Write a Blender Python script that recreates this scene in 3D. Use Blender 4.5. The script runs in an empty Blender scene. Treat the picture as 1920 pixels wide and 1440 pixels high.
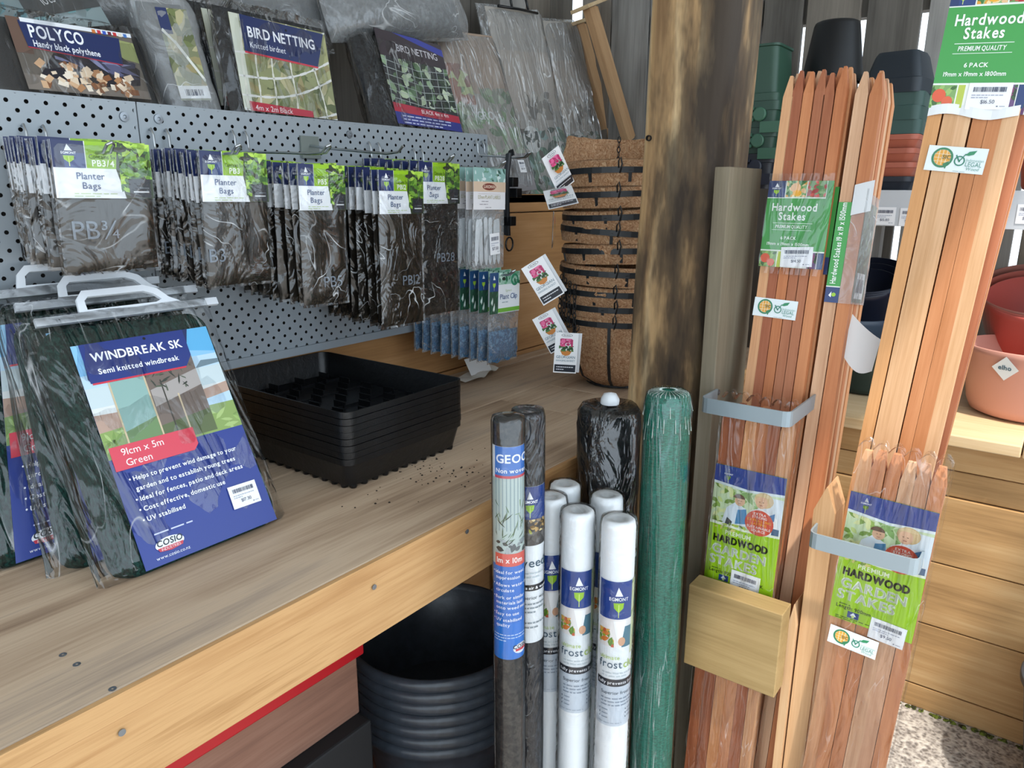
import bpy, math, random
from math import sin, cos, pi, radians, sqrt, atan2
from mathutils import Vector, Matrix, noise
S = bpy.context.scene
COL = S.collection
random.seed(7)
# ------------------------------------------------------------------ camera, sky, sun, exposure
CAMZ = 1.30
FPX = 1400.0
AX = (Vector((0.599794, -0.800146, 0.003716)), Vector((-0.199538, -0.154069, -0.967702)), Vector((0.774875, 0.579681, -0.252069)))
cd = bpy.data.cameras.new('camera'); cam = bpy.data.objects.new('camera', cd); COL.objects.link(cam)
cd.sensor_width = 36.0; cd.lens = FPX / 1920 * 36.0; cd.clip_start = 0.01; cd.clip_end = 200
r_, u_, b_ = AX[0], -AX[1], -AX[2]
cam.matrix_world = Matrix(((r_.x, u_.x, b_.x, 0), (r_.y, u_.y, b_.y, 0), (r_.z, u_.z, b_.z, CAMZ), (0, 0, 0, 1)))
S.camera = cam
S.view_settings.view_transform = 'Standard'; S.view_settings.look = 'None'
S.view_settings.exposure = 1.12; S.view_settings.gamma = 1.0; S.view_settings.use_curve_mapping = False
w = bpy.data.worlds.new('sky'); S.world = w; w.use_nodes = True
bg = w.node_tree.nodes['Background']; bg.inputs[0].default_value = (0.77, 0.89, 1.0, 1); bg.inputs[1].default_value = 1.25
sun = bpy.data.lights.new('sun', 'SUN'); sun.energy = 2.3; sun.angle = radians(1.8); sun.color = (1.0, 0.94, 0.86)
so = bpy.data.objects.new('sun', sun); COL.objects.link(so)
SUNDIR = Vector((-0.29, -0.42, 1.0)).normalized()          # towards the sun
so.rotation_euler = SUNDIR.to_track_quat('Z', 'Y').to_euler(); so.location = (-2, -3, 6)
S.cycles.transparent_max_bounces = 24; S.cycles.max_bounces = 8

def ray(px, py):
    return AX[0] * ((px - 960) / FPX) + AX[1] * ((py - 720) / FPX) + AX[2]
def aty(px, py, Y): d = ray(px, py); return Vector((0, 0, CAMZ)) + d * (Y / d.y)
def atx(px, py, X): d = ray(px, py); return Vector((0, 0, CAMZ)) + d * (X / d.x)
def atz(px, py, Z): d = ray(px, py); return Vector((0, 0, CAMZ)) + d * ((Z - CAMZ) / d.z)

# ------------------------------------------------------------------ materials
MATS = {}
def lin(h):
    h = h.lstrip('#'); o = []
    for i in (0, 2, 4):
        c = int(h[i:i + 2], 16) / 255
        o.append(c / 12.92 if c <= 0.04045 else ((c + 0.055) / 1.055) ** 2.4)
    return (o[0], o[1], o[2], 1)
def newmat(name):
    m = bpy.data.materials.new(name); m.use_nodes = True
    nt = m.node_tree; return m, nt, nt.nodes['Principled BSDF'], nt.nodes['Material Output']
def N(nt, kind, **kw):
    n = nt.nodes.new(kind)
    for k, v in kw.items(): setattr(n, k, v)
    return n
def L(nt, a, b): nt.links.new(a, b)
def P(hexa, rough=0.45, metal=0.0, spec=0.5, bump=None, coat=0, sheen=0):
    key = ('P', hexa, rough, metal, spec, bump, coat)
    if key in MATS: return MATS[key]
    m, nt, b, o = newmat('paint_' + hexa.lstrip('#'))
    b.inputs['Base Color'].default_value = lin(hexa); b.inputs['Roughness'].default_value = rough
    b.inputs['Metallic'].default_value = metal; b.inputs['Specular IOR Level'].default_value = spec
    if coat: b.inputs['Coat Weight'].default_value = coat; b.inputs['Coat Roughness'].default_value = 0.08
    if bump:
        sc, st = bump
        tc = N(nt, 'ShaderNodeTexCoord'); n = N(nt, 'ShaderNodeTexNoise'); n.inputs['Scale'].default_value = sc; n.inputs['Detail'].default_value = 4
        bp = N(nt, 'ShaderNodeBump'); bp.inputs['Strength'].default_value = st; bp.inputs['Distance'].default_value = 0.004
        L(nt, tc.outputs['Object'], n.inputs['Vector']); L(nt, n.outputs['Fac'], bp.inputs['Height']); L(nt, bp.outputs['Normal'], b.inputs['Normal'])
    MATS[key] = m; return m
def ramp(nt, stops):
    r = N(nt, 'ShaderNodeValToRGB'); e = r.color_ramp.elements
    while len(e) < len(stops): e.new(0.5)
    for i, (p, c) in enumerate(stops):
        e[i].position = p; e[i].color = lin(c) if isinstance(c, str) else c
    return r
def wood(name, cols, axis='X', grain=26, stretch=14, rough=0.65, rnd=0.0, blotch=0.35, spec=0.3, knots=0.0, tints=None, fine=.42):
    """long-grain timber: stretched noise along one local axis, blotches, optional knots and per-board tint"""
    m, nt, b, o = newmat(name)
    tc = N(nt, 'ShaderNodeTexCoord'); oi = N(nt, 'ShaderNodeObjectInfo')
    off = N(nt, 'ShaderNodeVectorMath', operation='SCALE'); off.inputs[0].default_value = (7.3, 5.1, 9.7); L(nt, oi.outputs['Random'], off.inputs['Scale'])
    add = N(nt, 'ShaderNodeVectorMath', operation='ADD'); L(nt, tc.outputs['Object'], add.inputs[0]); L(nt, off.outputs[0], add.inputs[1])
    mp = N(nt, 'ShaderNodeMapping'); s = [grain * 1.0] * 3; s['XYZ'.index(axis)] = grain / stretch; mp.inputs['Scale'].default_value = s
    L(nt, add.outputs[0], mp.inputs['Vector'])
    n1 = N(nt, 'ShaderNodeTexNoise'); n1.inputs['Scale'].default_value = 1.0; n1.inputs['Detail'].default_value = 6; n1.inputs['Roughness'].default_value = 0.62; n1.inputs['Distortion'].default_value = 0.6
    L(nt, mp.outputs[0], n1.inputs['Vector'])
    mp2 = N(nt, 'ShaderNodeMapping'); s2 = [9.0] * 3; s2['XYZ'.index(axis)] = 2.2; mp2.inputs['Scale'].default_value = s2; L(nt, add.outputs[0], mp2.inputs['Vector'])
    n2 = N(nt, 'ShaderNodeTexNoise'); n2.inputs['Scale'].default_value = 1.0; n2.inputs['Detail'].default_value = 3; L(nt, mp2.outputs[0], n2.inputs['Vector'])
    mp4 = N(nt, 'ShaderNodeMapping'); s4 = [grain * 9.0] * 3; s4['XYZ'.index(axis)] = grain * .28; mp4.inputs['Scale'].default_value = s4; L(nt, add.outputs[0], mp4.inputs['Vector'])
    n4 = N(nt, 'ShaderNodeTexNoise'); n4.inputs['Scale'].default_value = 1.0; n4.inputs['Detail'].default_value = 3; n4.inputs['Roughness'].default_value = .7; L(nt, mp4.outputs[0], n4.inputs['Vector'])
    mx0 = N(nt, 'ShaderNodeMix', data_type='FLOAT'); mx0.inputs[0].default_value = fine; L(nt, n1.outputs['Fac'], mx0.inputs[2]); L(nt, n4.outputs['Fac'], mx0.inputs[3])
    mx = N(nt, 'ShaderNodeMix', data_type='FLOAT'); mx.inputs[0].default_value = blotch; L(nt, mx0.outputs[0], mx.inputs[2]); L(nt, n2.outputs['Fac'], mx.inputs[3])
    k = len(cols); r = ramp(nt, [(0.36 + 0.28 * i / (k - 1), c) for i, c in enumerate(cols)]); L(nt, mx.outputs[0], r.inputs[0])
    colour = r.outputs[0]
    if tints:
        rt = ramp(nt, [(i / len(tints), c) for i, c in enumerate(tints)]); rt.color_ramp.interpolation = 'CONSTANT'; L(nt, oi.outputs['Random'], rt.inputs[0])
        mm = N(nt, 'ShaderNodeMix', data_type='RGBA', blend_type='MULTIPLY'); mm.inputs[0].default_value = 1.0
        L(nt, colour, mm.inputs[6]); L(nt, rt.outputs[0], mm.inputs[7]); colour = mm.outputs[2]
    if knots:
        v = N(nt, 'ShaderNodeTexVoronoi'); mp3 = N(nt, 'ShaderNodeMapping'); s3 = [5.0] * 3; s3['XYZ'.index(axis)] = 2.4; mp3.inputs['Scale'].default_value = s3
        L(nt, add.outputs[0], mp3.inputs['Vector']); L(nt, mp3.outputs[0], v.inputs['Vector']); v.inputs['Scale'].default_value = 1.0
        rk = ramp(nt, [(0.0, (knots, knots, knots, 1)), (0.10, (0, 0, 0, 1))]); L(nt, v.outputs['Distance'], rk.inputs[0])
        mk = N(nt, 'ShaderNodeMix', data_type='RGBA'); L(nt, rk.outputs[0], mk.inputs[0]); L(nt, colour, mk.inputs[6]); mk.inputs[7].default_value = lin('#6e4526'); colour = mk.outputs[2]
    L(nt, colour, b.inputs['Base Color']); b.inputs['Roughness'].default_value = rough; b.inputs['Specular IOR Level'].default_value = spec
    bp = N(nt, 'ShaderNodeBump'); bp.inputs['Strength'].default_value = 0.25; bp.inputs['Distance'].default_value = 0.002; L(nt, n1.outputs['Fac'], bp.inputs['Height']); L(nt, bp.outputs[0], b.inputs['Normal'])
    return m
def film(name, gloss=0.16, scale=9, strength=0.9, rough=0.09, tint=(1, 1, 1, 1), haze=0.0, stretch=(1, 1, 1), crease_glare=0.45, cw=.009):
    """thin clear polythene: mostly see-through, glossy at grazing angles, with glare painted as white crease lines"""
    m, nt, b, o = newmat(name); nt.nodes.remove(b)
    tc = N(nt, 'ShaderNodeTexCoord'); oi = N(nt, 'ShaderNodeObjectInfo'); add = N(nt, 'ShaderNodeVectorMath', operation='ADD')
    L(nt, tc.outputs['Object'], add.inputs[0]); L(nt, oi.outputs['Random'], add.inputs[1])
    mp = N(nt, 'ShaderNodeMapping'); mp.inputs['Scale'].default_value = stretch; L(nt, add.outputs[0], mp.inputs['Vector'])
    n = N(nt, 'ShaderNodeTexNoise'); n.inputs['Scale'].default_value = scale; n.inputs['Detail'].default_value = 3; n.inputs['Distortion'].default_value = 1.6
    L(nt, mp.outputs[0], n.inputs['Vector'])
    bp = N(nt, 'ShaderNodeBump'); bp.inputs['Strength'].default_value = strength; bp.inputs['Distance'].default_value = 0.02; L(nt, n.outputs['Fac'], bp.inputs['Height'])
    t = N(nt, 'ShaderNodeBsdfTransparent'); t.inputs[0].default_value = tint
    g = N(nt, 'ShaderNodeBsdfGlossy'); g.inputs['Roughness'].default_value = rough; L(nt, bp.outputs[0], g.inputs['Normal'])
    lw = N(nt, 'ShaderNodeLayerWeight'); lw.inputs['Blend'].default_value = 0.25; L(nt, bp.outputs[0], lw.inputs['Normal'])
    ma = N(nt, 'ShaderNodeMath', operation='MULTIPLY_ADD'); ma.use_clamp = True; L(nt, lw.outputs['Fresnel'], ma.inputs[0]); ma.inputs[1].default_value = 0.8; ma.inputs[2].default_value = gloss * 0.4
    mx = N(nt, 'ShaderNodeMixShader'); L(nt, ma.outputs[0], mx.inputs[0]); L(nt, t.outputs[0], mx.inputs[1]); L(nt, g.outputs[0], mx.inputs[2])
    out = mx.outputs[0]
    if crease_glare:  # whitened crease lines, painted in to stand for glare streaks
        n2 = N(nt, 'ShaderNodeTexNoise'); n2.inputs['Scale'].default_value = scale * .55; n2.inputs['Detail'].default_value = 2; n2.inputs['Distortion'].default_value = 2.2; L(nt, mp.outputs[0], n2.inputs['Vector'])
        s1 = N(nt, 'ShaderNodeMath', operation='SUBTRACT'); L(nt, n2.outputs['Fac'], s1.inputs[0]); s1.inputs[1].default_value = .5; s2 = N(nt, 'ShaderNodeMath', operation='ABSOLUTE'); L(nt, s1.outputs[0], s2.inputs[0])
        mr = N(nt, 'ShaderNodeMapRange'); L(nt, s2.outputs[0], mr.inputs[0]); mr.inputs[1].default_value = 0.0; mr.inputs[2].default_value = cw; mr.inputs[3].default_value = crease_glare; mr.inputs[4].default_value = 0
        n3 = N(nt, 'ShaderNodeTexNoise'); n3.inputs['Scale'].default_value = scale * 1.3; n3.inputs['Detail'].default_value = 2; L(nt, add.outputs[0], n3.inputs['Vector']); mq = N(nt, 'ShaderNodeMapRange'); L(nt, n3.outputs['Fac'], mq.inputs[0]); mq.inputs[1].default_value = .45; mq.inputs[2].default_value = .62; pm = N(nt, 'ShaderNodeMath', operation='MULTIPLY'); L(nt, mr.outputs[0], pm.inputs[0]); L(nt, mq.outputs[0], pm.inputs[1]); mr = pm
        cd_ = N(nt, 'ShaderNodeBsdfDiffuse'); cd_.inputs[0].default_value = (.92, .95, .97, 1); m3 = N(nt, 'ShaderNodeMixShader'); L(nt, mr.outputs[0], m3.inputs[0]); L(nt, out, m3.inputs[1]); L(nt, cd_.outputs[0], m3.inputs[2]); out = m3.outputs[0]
    if haze:
        d = N(nt, 'ShaderNodeBsdfDiffuse'); d.inputs[0].default_value = (0.75, 0.78, 0.8, 1); m2 = N(nt, 'ShaderNodeMixShader'); m2.inputs[0].default_value = haze
        L(nt, out, m2.inputs[1]); L(nt, d.outputs[0], m2.inputs[2]); out = m2.outputs[0]
    L(nt, out, o.inputs['Surface']); return m
def speckle(name, c1, c2, scale=120, rough=0.8, bump=0.5, lo=0.42, hi=0.6, stretch=(1, 1, 1), spec=0.3, dist=0.004):
    m, nt, b, o = newmat(name)
    tc = N(nt, 'ShaderNodeTexCoord'); mp = N(nt, 'ShaderNodeMapping'); mp.inputs['Scale'].default_value = stretch; L(nt, tc.outputs['Object'], mp.inputs['Vector'])
    n = N(nt, 'ShaderNodeTexNoise'); n.inputs['Scale'].default_value = scale; n.inputs['Detail'].default_value = 5; n.inputs['Roughness'].default_value = 0.65; n.inputs['Distortion'].default_value = 0.4
    L(nt, mp.outputs[0], n.inputs['Vector'])
    r = ramp(nt, [(lo, c1), (hi, c2)]); L(nt, n.outputs['Fac'], r.inputs[0]); L(nt, r.outputs[0], b.inputs['Base Color'])
    bp = N(nt, 'ShaderNodeBump'); bp.inputs['Strength'].default_value = bump; bp.inputs['Distance'].default_value = dist; L(nt, n.outputs['Fac'], bp.inputs['Height']); L(nt, bp.outputs[0], b.inputs['Normal'])
    b.inputs['Roughness'].default_value = rough; b.inputs['Specular IOR Level'].default_value = spec
    return m

# ------------------------------------------------------------------ mesh builder
class MB:
    def __init__(s): s.v = []; s.f = []; s.m = []; s.mats = []
    def mi(s, mat):
        if mat not in s.mats: s.mats.append(mat)
        return s.mats.index(mat)
    def add(s, vs, fs, mat):
        o = len(s.v); s.v += [tuple(p) for p in vs]; k = s.mi(mat)
        for f in fs: s.f.append([o + i for i in f]); s.m.append(k)
        return s
    def box(s, x0, x1, y0, y1, z0, z1, mat):
        return s.add([(x0, y0, z0), (x1, y0, z0), (x1, y1, z0), (x0, y1, z0), (x0, y0, z1), (x1, y0, z1), (x1, y1, z1), (x0, y1, z1)],
                     [(0, 3, 2, 1), (4, 5, 6, 7), (0, 1, 5, 4), (1, 2, 6, 5), (2, 3, 7, 6), (3, 0, 4, 7)], mat)
    def loft(s, loops, mat, cap0=False, cap1=False, closed=True):
        n = len(loops[0]); vs = [p for lp in loops for p in lp]; fs = []
        for i in range(len(loops) - 1):
            for j in range(n if closed else n - 1):
                a, b = i * n + j, i * n + (j + 1) % n; fs.append((a, b, b + n, a + n))
        if cap0: fs.append(tuple(reversed(range(n))))
        if cap1: fs.append(tuple((len(loops) - 1) * n + j for j in range(n)))
        return s.add(vs, fs, mat)
    def lathe(s, prof, mat, n=32, c=(0, 0), cap0=False, cap1=False, wob=0, seed=0):
        lp = []
        for k, (r, z) in enumerate(prof):
            lp.append([(c[0] + (r + (wob * noise.noise(Vector((cos(2 * pi * j / n) * 2 + seed, sin(2 * pi * j / n) * 2, z * 30))) if wob else 0)) * cos(2 * pi * j / n), c[1] + (r + (wob * noise.noise(Vector((cos(2 * pi * j / n) * 2 + seed, sin(2 * pi * j / n) * 2, z * 30))) if wob else 0)) * sin(2 * pi * j / n), z) for j in range(n)])
        return s.loft(lp, mat, cap0, cap1)
    def tube(s, path, r, mat, n=8, closed=False):
        pts = [Vector(p) for p in path]; loops = []; up = None
        for i, p in enumerate(pts):
            if closed: t = (pts[(i + 1) % len(pts)] - pts[i - 1])
            else: t = (pts[min(i + 1, len(pts) - 1)] - pts[max(i - 1, 0)])
            t.normalize()
            if up is None:
                up = Vector((0, 0, 1)) if abs(t.z) < 0.9 else Vector((1, 0, 0))
            a = t.cross(up); a.normalize(); b = a.cross(t); up = b
            loops.append([p + a * r * cos(2 * pi * k / n) + b * r * sin(2 * pi * k / n) for k in range(n)])
        if closed: loops.append(loops[0])
        return s.loft(loops, mat, not closed, not closed)
    def grid(s, fn, nu, nv, mat):
        vs = [fn(i / nu, j / nv) for j in range(nv + 1) for i in range(nu + 1)]; n = nu + 1
        return s.add(vs, [(j * n + i, j * n + i + 1, (j + 1) * n + i + 1, (j + 1) * n + i) for j in range(nv) for i in range(nu)], mat)
    def pillow(s, w, h, t, mat, nu=10, nv=12, amp=0.0, fr=18, seed=0, y=0, z=0, x=0, p=4, edge=0.0, taper=0):
        def prof(a): return max(0.0, 1 - abs(2 * a - 1) ** p) ** 0.5
        def mk(sg):
            def fn(u, v):
                q = prof(u) * prof(v); X = x + (u - .5) * w * (1 - taper * v); Z = z + v * h
                nz = noise.noise(Vector((X * fr + seed * 3.1, Z * fr, sg * 2.0 + seed))) * amp
                e = noise.noise(Vector((X * fr * .7, Z * fr * .7, seed + 9.0))) * edge
                return (X + e, y + sg * (t / 2 * q + nz * min(1, q * 1.5) + 0.0004), Z + e * .7)
            return fn
        f = mk(-1); b = mk(1)
        s.grid(f, nu, nv, mat); s.grid(lambda u, v: b(1 - u, v), nu, nv, mat); return s
    def build(s, name, parent=None, smooth=False, loc=None, rot=None, bevel=0, link=True):
        me = bpy.data.meshes.new(name); me.from_pydata(s.v, [], s.f); me.update()
        for m in s.mats: me.materials.append(m)
        me.polygons.foreach_set('material_index', s.m)
        if smooth: me.polygons.foreach_set('use_smooth', [True] * len(s.f))
        o = bpy.data.objects.new(name, me); COL.objects.link(o)
        if parent: o.parent = parent
        if loc is not None: o.location = loc
        if rot is not None: o.rotation_euler = rot
        if bevel:
            b = o.modifiers.new('bevel', 'BEVEL'); b.width = bevel; b.segments = 2; b.limit_method = 'ANGLE'; b.angle_limit = radians(40)
        return o
def smooth_by_angle(o, a=40):
    me = o.data; me.polygons.foreach_set('use_smooth', [True] * len(me.polygons))
    try: me.set_sharp_from_angle(angle=radians(a))
    except Exception: pass
    return o
def thing(name, label, cat, loc=(0, 0, 0), rot=(0, 0, 0), group=None, mat=None):
    o = bpy.data.objects.new(name, None); COL.objects.link(o); o.empty_display_size = 0.05
    if mat is not None: o.matrix_world = mat
    else: o.location = loc; o.rotation_euler = rot
    return tag(o, label, cat, group)
def tag(o, label, cat, group=None, kind=None):
    o['label'] = label; o['category'] = cat
    if group: o['group'] = group
    if kind: o['kind'] = kind
    return o
def struct(o): o['kind'] = 'structure'; return o
def copy_tree(o, parent=None):
    c = o.copy(); COL.objects.link(c)
    if parent: c.parent = parent
    for ch in list(o.children): copy_tree(ch, c)
    return c
def frame(BL, BR, TL, TR):
    """matrix of a thing whose front face has these four corners; origin at bottom centre, x right, z up, y back"""
    x = ((BR - BL) + (TR - TL)).normalized(); up = (TL + TR - BL - BR) * .5; z = (up - x * up.dot(x)).normalized(); y = z.cross(x)
    o = (BL + BR) * .5
    M_ = Matrix(((x.x, y.x, z.x, o.x), (x.y, y.y, z.y, o.y), (x.z, y.z, z.z, o.z), (0, 0, 0, 1)))
    return M_, ((BR - BL).length + (TR - TL).length) / 2, up.length
def rrect(w, d, r, z, n=5, c=(0, 0)):
    pts = []
    for (sx, sy, a0) in ((1, 1, 0), (-1, 1, 90), (-1, -1, 180), (1, -1, 270)):
        for k in range(n + 1):
            a = radians(a0 + 90 * k / n); pts.append((c[0] + sx * (w / 2 - r) + r * cos(a), c[1] + sy * (d / 2 - r) + r * sin(a), z))
    return pts
ORD = ['front', 'second', 'third', 'fourth', 'fifth', 'sixth', 'seventh', 'eighth', 'ninth', 'tenth', 'eleventh', 'twelfth', 'thirteenth', 'fourteenth', 'fifteenth', 'sixteenth']

# ------------------------------------------------------------------ lettering (built-in font turned to mesh glyphs)
GL = {}
def init_glyphs():
    tmp = []
    for bold in (0, 1):
        for ch in 'ABCDEFGHIJKLMNOPQRSTUVWXYZabcdefghijklmnopqrstuvwxyz0123456789.,:-/%$()&\u00be\u2022':
            c = bpy.data.curves.new('g', 'FONT'); c.body = ch; c.size = 1.0; c.resolution_u = 3; c.fill_mode = 'FRONT'; c.offset = 0.022 if bold else 0.0
            o = bpy.data.objects.new('g', c); COL.objects.link(o); tmp.append((bold, ch, o, c))
    bpy.context.view_layer.update(); dg = bpy.context.evaluated_depsgraph_get()
    for bold, ch, o, c in tmp:
        me = o.evaluated_get(dg).to_mesh(); V = [(v.co.x, v.co.y) for v in me.vertices]; F = [tuple(p.vertices) for p in me.polygons]
        GL[(bold, ch)] = (V, F); o.evaluated_get(dg).to_mesh_clear()
    for bold, ch, o, c in tmp: bpy.data.objects.remove(o); bpy.data.curves.remove(c)
    cap = max(y for x, y in GL[(0, 'H')][0])
    for k in list(GL):
        V, F = GL[k]
        if not V: del GL[k]; continue
        x0 = min(x for x, y in V); GL[k] = ([((x - x0) / cap, y / cap) for x, y in V], F, (max(x for x, y in V) - x0) / cap)
init_glyphs()

def slab(pg, a, b):
    for lim, sg in ((a, 1), (b, -1)):
        out = []
        for i in range(len(pg)):
            p, q = pg[i - 1], pg[i]; dp, dq = (p[0] - lim) * sg, (q[0] - lim) * sg
            if (dp < 0) != (dq < 0) and abs(dp - dq) > 1e-12: t = dp / (dp - dq); out.append((p[0] + (q[0] - p[0]) * t, p[1] + (q[1] - p[1]) * t))
            if dq >= 0: out.append(q)
        pg = out
        if not pg: return []
    return pg
class Lab:
    """flat printed card: base sheet, then rectangles, shapes and lettering in thin layers; u,v run 0..1"""
    EPS = 0.00022
    def __init__(s, w, h, base='#f2f4f6', rough=0.35, t=0.0006):
        s.w = w; s.h = h; s.base = base; s.t = t; s.rough = rough; s.P = []
    def poly(s, pts, col, l=2): s.P.append(([(u * s.w, v * s.h) for u, v in pts], [tuple(range(len(pts)))], col, l)); return s
    def rect(s, u0, v0, u1, v1, col, l=1, skew=0.0, n=1):
        for i in range(n):
            a = u0 + (u1 - u0) * i / n; b = u0 + (u1 - u0) * (i + 1) / n
            s.P.append(([(a * s.w, (v0 + skew * a) * s.h), (b * s.w, (v0 + skew * b) * s.h), (b * s.w, (v1 + skew * b) * s.h), (a * s.w, (v1 + skew * a) * s.h)], [(0, 1, 2, 3)], col, l))
        return s
    def ell(s, cu, cv, ru, rv=None, col='#fff', l=2, n=20, a0=0, a1=360, hole=0.0):
        ru *= s.w; rv = ru if rv is None else rv * s.h; cu *= s.w; cv *= s.h
        if hole or a1 - a0 < 360:
            V = []; F = []
            for k in range(n + 1):
                a = radians(a0 + (a1 - a0) * k / n); V += [(cu + ru * hole * cos(a), cv + rv * hole * sin(a)), (cu + ru * cos(a), cv + rv * sin(a))]
            for k in range(n): F.append((2 * k, 2 * k + 1, 2 * k + 3, 2 * k + 2))
            s.P.append((V, F, col, l))
        else:
            V = [(cu + ru * cos(2 * pi * k / n), cv + rv * sin(2 * pi * k / n)) for k in range(n)]
            F = [(n - 1 - k, k, k + 1, n - 2 - k) for k in range(n // 2 - 1)]
            F = [(k, k + 1, n - 2 - k, n - 1 - k) for k in range(n // 2 - 1)]
            s.P.append((V, F, col, l))
        return s
    def text(s, u, v, txt, size, col='#ffffff', bold=0, align='l', maxw=None, shear=0.0, rot=0.0, l=5, gap=0.13):
        H = size * s.h; pen = 0; out = []
        for ch in txt:
            if ch == ' ': pen += 0.38; continue
            g = GL.get((bold, ch))
            if not g: continue
            out.append((pen, g)); pen += g[2] + gap
        wid = max(pen - gap, 0.01) * H; sx = 1.0
        if maxw and wid > maxw * s.w: sx = maxw * s.w / wid
        if maxw and align == 'f': sx = maxw * s.w / wid
        wid *= sx; u0 = {'l': 0, 'c': -wid / 2, 'r': -wid, 'f': 0}[align]; cr, sr = cos(radians(rot)), sin(radians(rot))
        for pen, (V, F, gw) in out:
            pts = []
            for x, y in V:
                a = u0 + (x + pen + shear * y) * H * sx; b = y * H
                pts.append((u * s.w + a * cr - b * sr, v * s.h + a * sr + b * cr))
            s.P.append((pts, F, col, l))
        return s
    def lines(s, u, v, wd, n, dv, th, col, l=4, seed=1):
        R = random.Random(seed)
        for i in range(n):
            x = u; end = u + wd * (1 if i < n - 1 else R.uniform(.4, .8))
            while x < end - 0.01:
                k = min(R.uniform(.035, .11), end - x); s.rect(x, v - i * dv, x + k, v - i * dv + th, col, l); x += k + 0.018
        return s
    def bars(s, u0, v0, u1, v1, n=26, col='#26304a', l=4, seed=3):
        R = random.Random(seed); d = (u1 - u0) / n
        for i in range(n): s.rect(u0 + d * i, v0, u0 + d * i + d * R.choice((.35, .5, .75)), v1, col, l)
        return s
    def leaves(s, u0, v0, u1, v1, n, cols, size, seed=1, l=2, asp=0.5, ang=None):
        R = random.Random(seed)
        for i in range(n):
            cu, cv = R.uniform(u0, u1) * s.w, R.uniform(v0, v1) * s.h; a = R.uniform(0, 2 * pi) if ang is None else radians(R.gauss(*ang)); z = size * R.uniform(.6, 1.3) * s.w
            pts = []
            for (p, q) in ((-1, 0), (-.45, -.8), (.25, -.75), (1, 0), (.25, .75), (-.45, .8)):
                x = cu + (p * cos(a) - q * asp * sin(a)) * z; y = cv + (p * sin(a) + q * asp * cos(a)) * z
                pts.append((min(max(x, u0 * s.w), u1 * s.w), min(max(y, v0 * s.h), v1 * s.h)))
            s.P.append((pts, [(0, 1, 2, 3, 4, 5)], R.choice(cols), l + (i % 8) * 0.12))
        return s
    def into(s, mb, fn=None, strips=1):
        w_, h_ = s.w, s.h
        if fn is None: fn = lambda u, v, l: (u - w_ / 2, -l, v)
        bm = P(s.base, s.rough)
        for i in range(strips):
            a, b = w_ * i / strips, w_ * (i + 1) / strips
            mb.add([fn(a, 0, 0), fn(b, 0, 0), fn(b, h_, 0), fn(a, h_, 0)], [(0, 1, 2, 3)], bm)
            mb.add([fn(a, 0, -s.t), fn(b, 0, -s.t), fn(b, h_, -s.t), fn(a, h_, -s.t)], [(3, 2, 1, 0)], bm)
        for pts, F, col, l in s.P:
            if strips > 1:
                for f in F:
                    pg = [pts[i] for i in f]; a, b = min(p[0] for p in pg), max(p[0] for p in pg); n = int((b - a) / .0035) + 1
                    for k in range(n):
                        c = slab(pg, a + (b - a) * k / n, a + (b - a) * (k + 1) / n) if n > 1 else pg
                        if len(c) > 2: mb.add([fn(u, v, l * s.EPS) for u, v in c], [tuple(range(len(c)))], P(col, s.rough))
            else: mb.add([fn(u, v, l * s.EPS) for u, v in pts], F, P(col, s.rough))
        return mb
    def obj(s, name, parent=None, loc=None, rot=None, fn=None, strips=1):
        return s.into(MB(), fn, strips).build(name, parent, loc=loc, rot=rot)

NAVY = '#22305f'; LIME = '#a3c626'
def emblem(lb, u0, v0, u1, v1, bg='#20305f', txt=True):
    """navy square with a white tent, the maker's word and a green leaf drop"""
    W, H = u1 - u0, v1 - v0
    if bg: lb.rect(u0, v0, u1, v1, bg, 2); lb.rect(u0 + W * .35, v0, u1, v0 + H * .55, '#27407c', 2.4)
    c = u0 + W * .5
    lb.poly([(c - W * .12, v0 + H * .62), (c + W * .13, v0 + H * .62), (c - W * .02, v0 + H * .86)], '#f6f8fb', 3)
    if txt: lb.text(c, v0 + H * .50, 'EGMONT', H * .085, '#eef2fa', 1, 'c', maxw=W * .62)
    lb.poly([(c - W * .17, v0 + H * .44), (c + W * .17, v0 + H * .44), (c + W * .15, v0 + H * .30), (c, v0 + H * .18), (c - W * .15, v0 + H * .30)], '#9cc92d', 3)
    lb.rect(c - W * .012, v0 + H * .05, c + W * .012, v0 + H * .40, '#d7ea86', 3.5)
    return lb
def price(txt, w=.045, h=.034, seed=1):
    p = Lab(w, h, '#f4f5f8'); p.bars(.12, .66, .88, .84, 30, '#38425e', seed=seed); p.lines(.1, .52, .75, 2, .09, .03, '#9aa0b4', seed=seed)
    p.text(.5, .22, txt, .14, '#4a5066', 0, 'c'); p.rect(.72, .1, .76, .14, '#5a6078', 3); p.rect(.79, .11, .92, .13, '#8a90a4', 3); return p
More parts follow.
